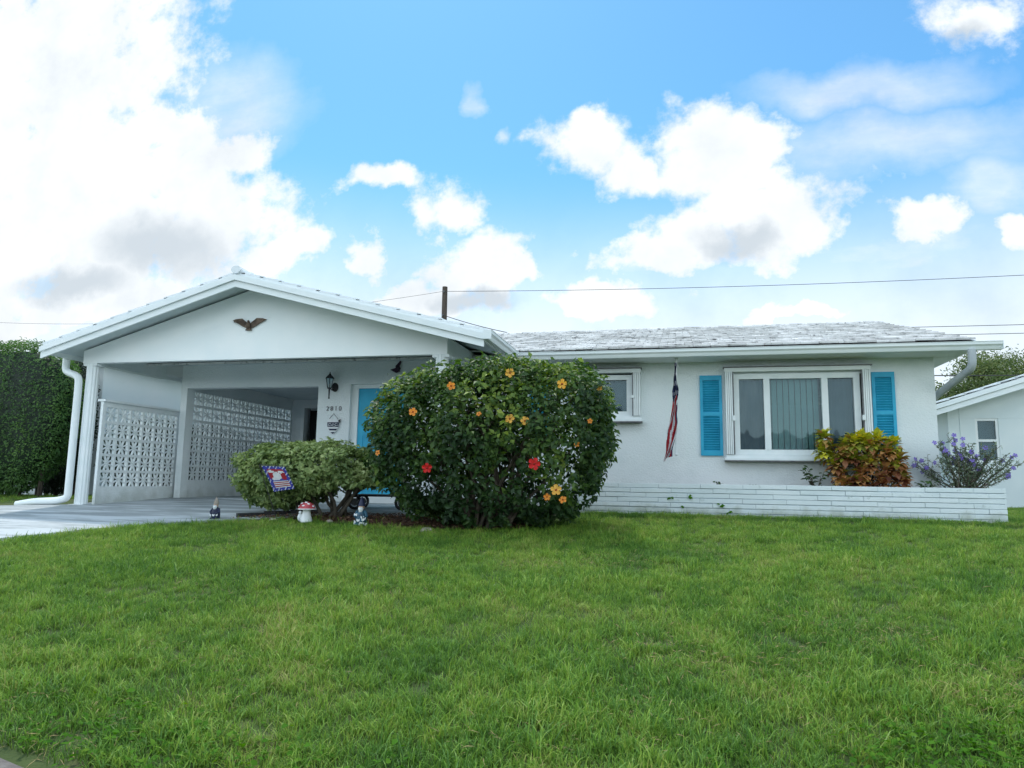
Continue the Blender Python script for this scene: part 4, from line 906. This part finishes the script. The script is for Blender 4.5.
hedge('clipped_hedge', (-13.05, 11.7, 1.62), (1.65, .48, 1.52), 32000, M['hedge'], 'tall clipped green hedge with rounded top at the left edge', size=.05, zmin=.1)
hedge('dark_hedge', (-12.98, 13.0, 1.55), (.80, .25, 1.45), 9000, M['hedgedark'], 'darker narrow hedge behind the downspout, beside the white neighbouring wall', size=.06)

hedge('added_dark_hedge', (-9.98, 13.35, .76), (.36, 2.45, .86), 12000, M['hedgedark'], 'low dark hedge added behind the white breeze block screens to darken their holes', size=.06, expo=3.5, zmin=0)  # added hedge that makes the screen openings look dark
# ------------------------------------------------------------------ neighbouring houses
nl = thing('neighbouring_house', (-15, 18, 0), 'white neighbouring house seen past the carport column on the left', 'house')
mb = MB(); mb.box(-22, -12.5, 13.5, 27, -.1, 3.0); mb.build('wall', M['nwall'], nl)
mb = MB(); mb.quad((-22.5, 13.2, 3.0), (-12.0, 13.2, 3.0), (-12.0, 27.5, 3.0), (-22.5, 27.5, 3.0)); mb.quad((-12.0, 13.2, 3.05), (-12.0, 27.5, 3.05), (-17.2, 24, 4.0), (-17.2, 19, 4.0)); mb.quad((-22.5, 13.2, 3.05), (-17.2, 19, 4.0), (-17.2, 24, 4.0), (-22.5, 27.5, 3.05)); mb.quad((-22.5, 13.2, 3.05), (-12.0, 13.2, 3.05), (-17.2, 19, 4.0)); mb.quad((-22.5, 27.5, 3.05), (-17.2, 24, 4.0), (-12.0, 27.5, 3.05)); mb.build('roof', M['tilewhite'], nl)
nr = thing('neighbouring_house', (10, 20, 0), 'grey white neighbouring house with sloping eave behind the right end of the planter', 'house')
mb = MB(); Yn = 20.0
wall_grid(mb, 6.62, 15.5, -.1, 2.25, [(7.22, 7.74, 1.15, 2.25)], lambda a, d, z: (a, Yn + d, z), .2)
mb.quad((6.62, Yn, 2.25), (15.5, Yn, 2.25), (15.5, Yn, 2.35), (11.0, Yn, 3.9), (6.62, Yn, 2.45)) if False else None
mb.prism([(6.62, 2.252), (15.5, 2.252), (15.5, 2.60), (11.06, 4.08), (6.62, 2.60)], Yn, Yn + .2)
mb.box(6.62, 6.82, Yn + .2, 31, -.1, 2.4); mb.box(15.3, 15.5, Yn + .2, 31, -.1, 2.4); mb.box(6.82, 15.3, 30.8, 31, -.1, 2.4); mb.build('wall', M['nwarm'], nr)
mb = MB(); ex_, ez_, ax_, az_ = 6.05, 2.42, 11.06, 4.10
for (xa, za) in ((6.05, 2.44), (16.07, 2.44)):
    d = Vector((ax_ - xa, 0, az_ - za)); roof_tiles(mb, (xa, 19.4, za + .06), (0, 1, 0), 12, d, d.length, 1.0, .4); deck(mb, (xa, 19.42, za + .06), (0, 1, 0), 11.9, d, d.length, .05)
mb.build('roof', M['tilewhite'], nr)
mb = MB()
for (xa) in (6.05, 16.07):
    for (dz, hh, y0) in ((.06, .12, 19.36), (-.075, .13, 19.40)):
        mb.prism([(xa, 2.44 + dz), (ax_, az_ + dz), (ax_, az_ + dz - hh), (xa, 2.44 + dz - hh)], y0, y0 + .025)
mb.build('barge_board', M['fascia'], nr)
mb = MB(); mb.quad((6.05, 19.42, 2.43), (11.06, 19.42, 4.09), (11.06, 20, 4.09), (6.05, 20, 2.43)); mb.build('soffit', M['ceiling'], nr)
mb = MB()
for (a, b_, c, d) in ((7.22, 7.28, 1.15, 2.25), (7.68, 7.74, 1.15, 2.25), (7.28, 7.68, 2.19, 2.25), (7.28, 7.68, 1.15, 1.21), (7.28, 7.68, 1.67, 1.73)): mb.box(a, b_, Yn + .02, Yn + .1, c, d)
wn_ = mb.build('window', M['paint'], nr); mb = MB(); mb.quad((7.28, Yn + .06, 1.21), (7.68, Yn + .06, 1.21), (7.68, Yn + .06, 2.19), (7.28, Yn + .06, 2.19)); mb.build('pane', M['glass'], wn_)
mb = MB(); mb.box(7.1, 7.9, Yn + .25, Yn + .27, 1.0, 2.24); mb.build('curtain', M['screen'], wn_)
mb = MB(); mb.box(6.88, 6.90, Yn - .015, Yn, .2, 2.6); mb.build('conduit', M['nwarm'], nr)

oh = thing('house_across_the_street', (2, -24, -.7), 'long white house on the other side of the street', 'house')
mb = MB(); wall_grid(mb, -14, 16, -.75, 2.3, [(-9, -7, .4, 1.6), (-3, -2, -.75, 1.4), (2, 5, .4, 1.6), (9, 11, .4, 1.6)], lambda a, d, z: (a, -22 - d, z), .2); mb.box(-14, 16, -32, -31.8, -.75, 2.3); mb.box(-14, -13.8, -31.8, -22.2, -.75, 2.3); mb.box(15.8, 16, -31.8, -22.2, -.75, 2.3); mb.build('wall', M['nwall'], oh)
mb = MB(); mb.quad((-14.8, -21.2, 2.3), (16.8, -21.2, 2.3), (12, -27, 3.9), (-10, -27, 3.9)); mb.quad((-14.8, -32.8, 2.3), (-14.8, -21.2, 2.3), (-10, -27, 3.9)); mb.quad((16.8, -21.2, 2.3), (16.8, -32.8, 2.3), (12, -27, 3.9)); mb.quad((16.8, -32.8, 2.3), (-14.8, -32.8, 2.3), (-10, -27, 3.9), (12, -27, 3.9)); mb.build('roof', M['tile'], oh)
for (a, b_, c, d) in ((-9, -7, .4, 1.6), (2, 5, .4, 1.6), (9, 11, .4, 1.6)):
    mb = MB(); mb.box(a, b_, -22.12, -22.10, c, d); mb.build('window', M['screen'], oh)
mb = MB(); mb.box(-3, -2, -22.12, -22.08, -.75, 1.4); mb.build('door', M['blue'], oh)
# ------------------------------------------------------------------ trees behind
def tree(loc, h, cr_, nleaf, label, nl=9, size=.10, open_=-.05, m='treeleaf'):
    t_ = thing('garden_tree', loc, label, 'tree', 'trees behind the right hand house'); x, y, z = loc; top = Vector((x, y, h)); mb = MB()
    fork = Vector((x + random.uniform(-.1, .1), y, z + (h - z) * .35)); mb.tube([(x, y, z - .1), fork * .5 + Vector(loc) * .5 + Vector((.05, 0, 0)), fork], [.13, .11, .09], 9)
    P = []; 
    for k in range(nl):
        a = k * 2.4; e = Vector((x + math.cos(a) * cr_ * random.uniform(.4, 1), y + math.sin(a) * cr_ * random.uniform(.3, .9), z + (h - z) * random.uniform(.55, 1)))
        m_ = (fork + e) / 2 + Vector((0, 0, .12)); mb.tube([fork, m_, e], [.055, .035, .012], 6)
        for s_ in range(7):
            c = (m_ + (e - m_) * random.uniform(.1, 1.15)) + Vector((random.gauss(0, .26), random.gauss(0, .26), random.gauss(0, .18))) * cr_ * .55
            mb.tube([m_, (m_ + c) / 2, c], [.014, .01, .005], 4, cap=False)
            for _ in range(nleaf // (nl * 7)):
                P.append(tuple(c + Vector((random.gauss(0, 1), random.gauss(0, 1), random.gauss(0, .7))) * .16 * cr_))
    mb.build('trunk', M['bark'], t_, smooth=True); P = np.array(P)
    foliage('crown', P, unit(rdir(len(P)) + np.array([0, 0, .4])), M[m], t_, size, .42, up=.4, rand=1)
tree((8.9, 33.5, 0), 4.6, 1.6, 14000, 'low open leafed tree just right of the curved downspout, above the neighbouring roof', size=.13)
tree((11.2, 34.0, 0), 5.1, 2.0, 18000, 'loose crowned tree showing over the middle of the neighbouring roof', size=.13)
tree((14.0, 34.5, 0), 6.0, 2.2, 20000, 'tallest tree at the right edge over the neighbouring roof', size=.13)
tree((7.6, 24.5, 0), 2.6, .8, 2600, 'small leafy tree in the gap between the two houses', size=.08) if False else None
tree((6.35, 23.5, 0), 2.5, .75, 7000, 'small leafy tree in the narrow gap between the two houses', size=.07)
tree((12.6, 34.2, 0), 5.1, 1.9, 16000, 'rounded bushy tree between its two taller neighbours over the neighbouring roof', size=.13)
tree((8.3, 32.5, 0), 3.6, 1.5, 11000, 'dense low green tree beside the end of the neighbouring eave', size=.11)

# ------------------------------------------------------------------ pole and lines
up_ = thing('utility_pole', (-10.75, 32, 0), 'dark wooden utility pole rising behind the carport roof', 'pole')
mb = MB(); mb.tube([(-10.75, 32, -.3), (-10.75, 32, 5), (-10.76, 32, 9.72)], [.16, .145, .125], 12); mb.build('post', M['wood'], up_, smooth=True)
mb = MB(); mb.tube([(-10.76, 31.86, 9.45), (-10.76, 31.80, 9.45)], .05, 8); mb.tube([(-10.76, 31.86, 8.3), (-10.76, 31.80, 8.3)], .04, 8); mb.build('insulator', M['track'], up_)
def wire(a, b_, sag, r_, label):
    a, b_ = Vector(a), Vector(b_); mb = MB(); mb.tube([a + (b_ - a) * t - Vector((0, 0, sag * 4 * t * (1 - t))) for t in [i / 24 for i in range(25)]], r_, 5); tag(mb.build('power_line', M['wire']), label, 'cable')
wire((-10.76, 31.8, 9.45), (13.7, 31.9, 9.05), .15, .012, 'upper cable running right from the utility pole across the clouds')
wire((-10.76, 31.8, 9.45), (-40, 33, 9.3), .7, .008, 'thin cable running left from the top of the utility pole')
wire((-10.76, 31.8, 8.3), (-.3, 22, 4.6), .35, .016, 'sagging service cable dropping from the pole behind the main roof')
wire((6.0, 31.5, 7.0), (30, 32.2, 7.1), .05, .013, 'upper of the two short cables over the right end of the roof')
wire((6.0, 31.5, 6.66), (30, 32.2, 6.74), .05, .013, 'lower of the two short cables over the right end of the roof')
wire((7.0, 31.0, 4.95), (30, 31.6, 4.85), .05, .022, 'black cable passing low in front of the trees over the neighbouring roof')

# ------------------------------------------------------------------ ornaments on the house
eg = MB(); cx_, cz_, ey = -6.60, 2.90, 9.975
wingL = [(-.30, .055), (-.24, .075), (-.13, .082), (-.06, .03), (0, -.025), (-.02, -.085), (-.06, -.07), (-.12, -.045), (-.20, .005), (-.26, .035)]
eag = thing('eagle_ornament', (cx_, ey + .02, cz_), 'bronze eagle ornament with raised wings on the carport gable', 'ornament')
for s_ in (1, -1):
    mb = MB(); mb.prism([(cx_ + s_ * x + (0 if s_ > 0 else 0), cz_ + z + .03) for x, z in (wingL if s_ == 1 else wingL)], ey - .006, ey + .012)
    for k in range(7): t = k / 7; mb.obox((cx_ + s_ * (-.24 + t * .2), ey - .010, cz_ + .075 - t * .055), (s_ * .026, 0, .022), (0, .004, 0), (.004, 0, -.006))
    mb.build('wing', M['bronze'], eag)
mb = MB(); mb.ball((cx_, ey - .012, cz_ - .005), .038, .03, .062, 10); mb.ball((cx_ + .004, ey - .03, cz_ + .055), .020, .02, .022, 8); mb.prism([(cx_ - .05, cz_ - .085), (cx_ + .05, cz_ - .085), (cx_ + .03, cz_ - .045), (cx_ - .03, cz_ - .045)], ey - .02, ey + .01); mb.build('body', M['bronze'], eag, smooth=True)
bf = thing('butterfly_ornament', (-4.82, 11.84, 2.46), 'dark violet butterfly ornament tilted on the wall above the door', 'ornament')
for poly in ([(-4.95, 2.44), (-4.82, 2.48), (-4.79, 2.40), (-4.84, 2.38)], [(-4.80, 2.45), (-4.75, 2.58), (-4.77, 2.60), (-4.86, 2.49)], [(-4.87, 2.46), (-4.79, 2.52), (-4.76, 2.46), (-4.80, 2.40)]):
    mb = MB(); mb.prism(poly, 11.815 + .004 * random.random(), 11.835); mb.build('wing', M['wine'], bf)
mb = MB(); mb.tube([(-4.76, 11.81, 2.40), (-4.84, 11.81, 2.52)], [.008, .006], 8); mb.build('body', M['black'], bf)
# lantern
lt = thing('wall_lantern', (-6.04, 11.85, 2.12), 'black coach lantern mounted on the pier between carport opening and door', 'lantern')
mb = MB(); mb.lathe((0, 0, 0), [(.001, 0), (.055, .003), (.055, .02), (.03, .035), (.001, .036)], 16)
mb.v = [(-6.01 + x, 11.848 - z, 2.14 + y * 1.35) for x, y, z in mb.v]; mb.tube([(-6.01, 11.83, 2.12), (-6.02, 11.77, 2.08), (-6.06, 11.74, 2.12)], .009, 8); mb.tube([(-6.06, 11.74, 2.10), (-6.06, 11.74, 1.96)], [.014, .010], 8); mb.ball((-6.06, 11.74, 1.955), .014, .014, .014, 8); mb.build('bracket', M['black'], lt, smooth=True)
mb = MB(); cxl, cyl = -6.06, 11.74
for k in range(6):
    a = k * PI / 3; mb.tube([(cxl + .035 * math.cos(a), cyl + .035 * math.sin(a), 2.12), (cxl + .062 * math.cos(a), cyl + .062 * math.sin(a), 2.27)], .005, 5)
mb.lathe((cxl, cyl, 2.10), [(.012, 0), (.04, .01), (.04, .022), (.012, .024)], 6); mb.lathe((cxl, cyl, 2.268), [(.078, 0), (.074, .012), (.04, .05), (.022, .06), (.022, .075), (.012, .08), (.006, .105), (.001, .11)], 6); mb.build('cage', M['black'], lt)
mb = MB(); mb.lathe((cxl, cyl, 2.125), [(.030, 0), (.055, .142)], 6); mb.build('glass', M['glass'], lt); mb = MB(); mb.tube([(cxl, cyl, 2.12), (cxl, cyl, 2.19)], .012, 8); mb.build('candle', M['white'], lt)
for ch_ in lt.children:
    for v_ in ch_.data.vertices: v_.co *= 1.12
# welcome plaque
pq = thing('hanging_plaque', (-6.0, 11.83, 1.45), 'shield shaped navy and white plaque hanging under the house number', 'plaque')
px, py = -6.0, 11.83
mb = MB(); mb.prism([(px - .115, 1.53), (px - .06, 1.575), (px, 1.56), (px + .06, 1.575), (px + .115, 1.53), (px + .11, 1.42), (px + .06, 1.34), (px, 1.29), (px - .06, 1.34), (px - .11, 1.42)], py - .012, py); mb.build('board', M['white'], pq)
mb = MB(); mb.prism([(px - .112, 1.51), (px + .112, 1.51), (px + .107, 1.425), (px - .107, 1.425)], py - .017, py - .0125); mb.prism([(px - .085, 1.395), (px + .085, 1.395), (px + .06, 1.362), (px - .06, 1.362)], py - .017, py - .0125); mb.prism([(px - .045, 1.335), (px + .045, 1.335), (px, 1.298)], py - .017, py - .0125); mb.build('band', M['navy'], pq)
mb = MB()
for (ax, az, r_) in ((-.062, 1.468, .024), (.0, 1.462, .02), (.062, 1.47, .024)):
    mb.tube([(px + ax + r_ * math.cos(t * .6), py - .019, az + r_ * math.sin(t * .6)) for t in range(9)], .005, 5)
mb.tube([(px - .1, py - .019, 1.44), (px - .03, py - .019, 1.45), (px + .03, py - .019, 1.435), (px + .1, py - .019, 1.455)], .004, 5); mb.build('lettering', M['white'], pq)
mb = MB(); mb.tube([(px - .085, py - .006, 1.57), (px, py - .006, 1.665), (px + .085, py - .006, 1.57)], .004, 6); mb.prism([(px + .09, 1.53), (px + .14, 1.57), (px + .13, 1.50)], py - .018, py - .008); mb.build('hanger', M['black'], pq)
# door wreath
wr_ = thing('door_wreath', (-5.08, 11.93, 1.72), 'round twig wreath hanging on the turquoise front door', 'wreath')
mb = MB()
for k in range(6): mb.tube([(-5.08 + (.19 + random.uniform(-.02, .02)) * math.cos(t), 11.925 + random.uniform(-.012, .012), 1.72 + (.22 + random.uniform(-.02, .02)) * math.sin(t)) for t in [i * PI / 12 for i in range(25)]], .010, 5, cap=False)
mb.build('ring', M['bark'], wr_)
P = np.array([(-5.08 + .2 * math.cos(t) + random.gauss(0, .02), 11.91, 1.72 + .23 * math.sin(t) + random.gauss(0, .02)) for t in np.linspace(2.6, 6.2, 90)]); V, F, rr = leaf_arrays(P, unit(rdir(90) + np.array([0, -1, 0])), rdir(90), np.full(90, .06), np.full(90, .03)); mesh_np('leaves', V, F, M['varieg'], wr_, rr)

# ------------------------------------------------------------------ furled flag under the eave
fl = thing('national_flag', (-.02, 11.3, 2.46), 'stars and stripes flag hanging furled from a pole under the main eave', 'flag')
mb = MB(); A, B = Vector((0.0, 11.42, 2.44)), Vector((-.02, 11.22, .97)); mb.tube([A, B], .010, 8); mb.build('pole', M['white'], fl)
mb = MB(); mb.box(-.025, .025, 11.36, 11.46, 2.43, 2.462); mb.tube([(0, 11.41, 2.46), (0, 11.42, 2.36)], .018, 8); mb.ball(B + Vector((0, 0, -.02)), .022, .022, .022, 8); mb.ball((.02, 11.40, 2.33), .014, .014, .02, 6); mb.build('bracket', M['white'], fl)
# cloth: gathered grid, z from 2.36 down to .92
rows_, cols_ = 60, 30; V = []; mats = []; F = []
for i in range(rows_ + 1):
    t = i / rows_; z = 2.38 - t * 1.45; c = A + (B - A) * min(1, (2.44 - z) / 1.47)
    wdt = .022 + .030 * min(1, t * 2.4) + .042 * max(0, math.sin((t - .35) * 2.9)) * (t > .35) + .014 * noise.noise(Vector((t * 7, 0, 0))); shift = -.015 - .10 * max(0, t - .35) ** 1.2 * 1.6 - .10 * max(0, t - .82)
    for j in range(cols_ + 1):
        s_ = j / cols_; fold = math.sin(s_ * 17 + t * 3.0) * .5 + .35 * math.sin(s_ * 9 - t * 5)
        xo = (s_ - .5) * wdt * 1.5 + .014 * math.sin(t * 16 + s_ * 3) + .016 * noise.noise(Vector((s_ * 3, t * 9, 7))); yo = fold * (.03 + .02 * t)
        zz = z - (.10 * (1 - s_) * t) + .01 * math.sin(s_ * 8 + t * 9)
        V.append((c.x + shift + xo, c.y - .02 + yo, zz))
mbf = MB(); mbf.v = V
for i in range(rows_):
    for j in range(cols_):
        t, s_ = (i + .5) / rows_, (j + .5) / cols_; a = i * (cols_ + 1) + j; mbf.f.append((a, a + 1, a + cols_ + 2, a + cols_ + 1)); mbf.r.append(0)
        if t < .37 + .03 * math.sin(s_ * 9): mi = 1 if ((i // 2) % 3 == 0 and (j + (i // 6) * 3) % 6 < 2) else 2
        else: mi = 0 if (math.sin(s_ * 12 + t * 16 + 3.5 * noise.noise(Vector((s_ * 2, t * 6, 3)))) > -.25) else 1
        if mi == 0 and t > .43 and s_ > .9: mi = 2
        mbf.m.append(mi)
mbf.build('cloth', [M['flagred'], M['flagwhite'], M['flagnavy']], fl, smooth=True)

# ------------------------------------------------------------------ garden flag in front of the shrub
gf = thing('garden_flag', (-5.5, 8.98, -.05), 'small tilted blue bordered red and white garden flag before the pale shrub', 'flag')
yF = 8.74; TL, TR, BR, BL = Vector((-5.46, yF, .665)), Vector((-5.07, yF - .05, .65)), Vector((-4.91, yF - .08, .37)), Vector((-5.25, yF, .32))
def uvp(u_, v_, lift=0): 
    p = (TL * (1 - u_) + TR * u_) * (1 - v_) + (BL * (1 - u_) + BR * u_) * v_; return p + Vector((0, .018 * math.sin(u_ * 5 + v_ * 3) - lift, 0))
mbf = MB(); G = 26
inr = lambda u_, v_, cu, cv, a, b_: ((u_ - cu) / a) ** 2 + ((v_ - cv) / b_) ** 2 < 1
for i in range(G):
    for j in range(G):
        u_, v_ = (i + .5) / G, (j + .5) / G; border = min(u_, 1 - u_, v_, 1 - v_) < .10
        if border: mi = 1 if (i + j) % 4 == 0 and (i < 1 or j < 1 or i > G - 2 or j > G - 2 or (i + j) % 8 == 0) else 2
        elif v_ > .60 and u_ > .12: mi = 0 if (j % 2) else 1; mi = 2 if (u_ > .88 or u_ < .2) else mi
        elif inr(u_, v_, .5, .40, .20, .17) or inr(u_, v_, .35, .52, .16, .06) or inr(u_, v_, .26, .22, .15, .05) or inr(u_, v_, .74, .24, .13, .05): mi = 1
        elif inr(u_, v_, .5, .26, .42, .22) or inr(u_, v_, .2, .42, .12, .10) or inr(u_, v_, .8, .45, .14, .12): mi = 0
        else: mi = 2
        mbf.quad(uvp(i / G, j / G), uvp((i + 1) / G, j / G), uvp((i + 1) / G, (j + 1) / G), uvp(i / G, (j + 1) / G), mi=mi)
mbf.build('banner', [M['flagred'], M['flagwhite'], M['flagblue']], gf)
mb = MB(); mb.tube([(-5.50, yF + .02, .68), (-5.02, yF - .04, .66)], .005, 6); mb.tube([(-5.50, yF + .02, .68), (-5.36, yF + .05, .3), (-5.22, yF + .10, -.09)], .005, 6); mb.build('stand', M['black'], gf)

# ------------------------------------------------------------------ small ornaments on the ground
ms_ = thing('mushroom_ornament', (-4.82, 8.86, hgt(-4.82, 8.86)), 'garden mushroom with red and white cap beside a pale gnome stem', 'ornament'); z0 = hgt(-4.82, 8.86) + .02
mb = MB(); mb.lathe((-4.82, 8.86, z0), [(.075, 0), (.080, .03), (.058, .09), (.050, .15), (.06, .18)], 16); mb.ball((-4.90, 8.84, z0 + .06), .035, .035, .055, 8); mb.ball((-4.895, 8.83, z0 + .125), .022, .022, .025, 8); mb.build('stem', M['white'], ms_, smooth=True)
mb = MB(); mb.lathe((-4.82, 8.86, z0 + .165), [(.05, .004), (.108, 0), (.114, .016), (.102, .048), (.074, .079), (.035, .098), (.001, .103)], 20); mb.build('cap', M['redcap'], ms_, smooth=True)
mb = MB()
for (a, e) in ((-1.6, .5), (-2.3, .9), (-.8, .8), (-1.3, 1.15), (-2.9, .4), (-.2, .4)):
    mb.ball((-4.82 + .102 * math.cos(e) * math.cos(a), 8.86 + .102 * math.cos(e) * math.sin(a), z0 + .172 + .092 * math.sin(e)), .022, .016, .014, 7)
mb.lathe((-4.82, 8.86, z0 + .167), [(.095, -.003), (.118, 0), (.119, .008), (.111, .015)], 20); mb.build('cap_spots', M['white'], ms_, smooth=True)
def gnome(x, y, h_, bm, hm, label, extra):
    z = hgt(x, y) + .02; t_ = thing('garden_gnome', (x, y, z), label, 'garden ornament'); s_ = h_ / .30; k = lambda v_: v_ * s_
    mb = MB(); mb.lathe((x, y, z), [(k(.050), 0), (k(.058), k(.02)), (k(.060), k(.08)), (k(.045), k(.13)), (k(.030), k(.165)), (k(.024), k(.18))], 14)
    for d in (-1, 1): mb.tube([(x + d * k(.042), y, z + k(.15)), (x + d * k(.068), y - k(.02), z + k(.10)), (x + d * k(.035), y - k(.055), z + k(.085))], [k(.018), k(.016), k(.012)], 7); mb.ball((x + d * k(.03), y - k(.04), z + k(.012)), k(.026), k(.036), k(.018), 8)
    mb.build('body', bm, t_, smooth=True)
    mb = MB(); mb.ball((x, y - k(.004), z + k(.195)), k(.032), k(.032), k(.034), 10); mb.ball((x, y - k(.038), z + k(.192)), k(.009), k(.009), k(.009), 6); mb.build('head', M['skin'], t_, smooth=True)
    mb = MB(); mb.lathe((x, y, z + k(.205)), [(k(.040), 0), (k(.036), k(.02)), (k(.022), k(.06)), (k(.004), k(.10))], 12); mb.build('hat', hm, t_, smooth=True)
    mb = MB(); mb.lathe((x, y - k(.022), z + k(.125)), [(k(.004), 0), (k(.022), k(.02)), (k(.030), k(.055)), (k(.022), k(.07))], 10); mb.build('beard', M['white'], t_, smooth=True)
    mb = MB()
    for _ in range(extra):
        a = random.uniform(PI * 1.05, PI * 1.95); q = random.uniform(.01, .13); cx2, cz2 = x + k(.060) * math.cos(a), z + k(q); cy2 = y + k(.062) * math.sin(a)
        for d in (-1, 1): mb.obox((cx2 + d * k(.009), cy2 - .004, cz2), (k(.008), 0, k(.005) * d), (0, .002, 0), (0, 0, k(.011)))
    if extra: mb.build('butterflies', M['white'], t_)
gnome(-3.97, 8.72, .36, M['teal'], M['navy'], 'dark blue gnome statue with white butterflies at the foot of the hibiscus', 12)
gnome(-6.17, 8.84, .30, M['navy'], M['stone'], 'slim dark and white gnome statue standing alone at the driveway edge', 5)
def rock(x, y, r_, label):
    mb = MB(); mb.ball((0, 0, 0), 1, .8, .6, 9); mb.v = [tuple(Vector(v_) * r_ * (1 + .22 * noise.noise(Vector(v_) * 1.7 + Vector((x, y, 0)))) + Vector((x, y, hgt(x, y) + r_ * .35))) for v_ in mb.v]; tag(mb.build('rock', M['stone'], smooth=True), label, 'rock')
rock(-5.3, 8.86, .065, 'pale stone in the shrub bed left of the mushroom ornament'); rock(-4.55, 9.0, .05, 'small stone between the mushroom and the blue gnome statue'); rock(-2.95, 8.35, .075, 'stone at the foot of the hibiscus bush'); rock(-4.98, 9.02, .05, 'stone just behind the mushroom ornament')
# garden cart
gc = thing('garden_cart', (-4.5, 10.65, .06), 'low black garden cart on four wheels half hidden behind the shrubs', 'cart')
def orient(p, a=R(12)): x, y, z = p; return (-4.52 + x * math.cos(a) - y * math.sin(a), 10.65 + x * math.sin(a) + y * math.cos(a), .045 + z)
mb = MB()
for (a, b_) in (((-.5, -.22), (.5, -.22)), ((-.5, .22), (.5, .22)), ((-.5, -.22), (-.5, .22)), ((.5, -.22), (.5, .22)), ((-.5, 0), (.5, 0))):
    for z in ((.22, .40) if a != (-.5, 0) else (.22,)): mb.tube([orient((*a, z)), orient((*b_, z))], .012, 6)
for (x, y) in ((-.5, -.22), (.5, -.22), (-.5, .22), (.5, .22)): mb.tube([orient((x, y, .22)), orient((x, y, .40))], .010, 6)
mb.obox(orient((0, 0, .205)), Vector(orient((.5, 0, 0))) - Vector(orient((0, 0, 0))), Vector(orient((0, .22, 0))) - Vector(orient((0, 0, 0))), (0, 0, .006))
mb.tube([orient((-.5, 0, .2)), orient((-.75, 0, .35)), orient((-.85, 0, .62))], .011, 6); mb.build('frame', M['black'], gc)
for (x, y) in ((-.36, -.27), (.36, -.27), (-.36, .27), (.36, .27)):
    mb = MB(); c = Vector(orient((x, y, .115))); ring = [c + Vector((math.cos(t) * .095, 0, math.sin(t) * .095)) for t in [i * PI / 10 for i in range(21)]]; mb.tube(ring, .024, 8, cap=False); w_ = mb.build('wheel', M['black'], gc, smooth=True)
    mb = MB(); mb.tube([c - Vector((0, .02, 0)), c + Vector((0, .02, 0))], .06, 14); mb.build('hub', M['track'], w_)
print('tufts', len(pts))
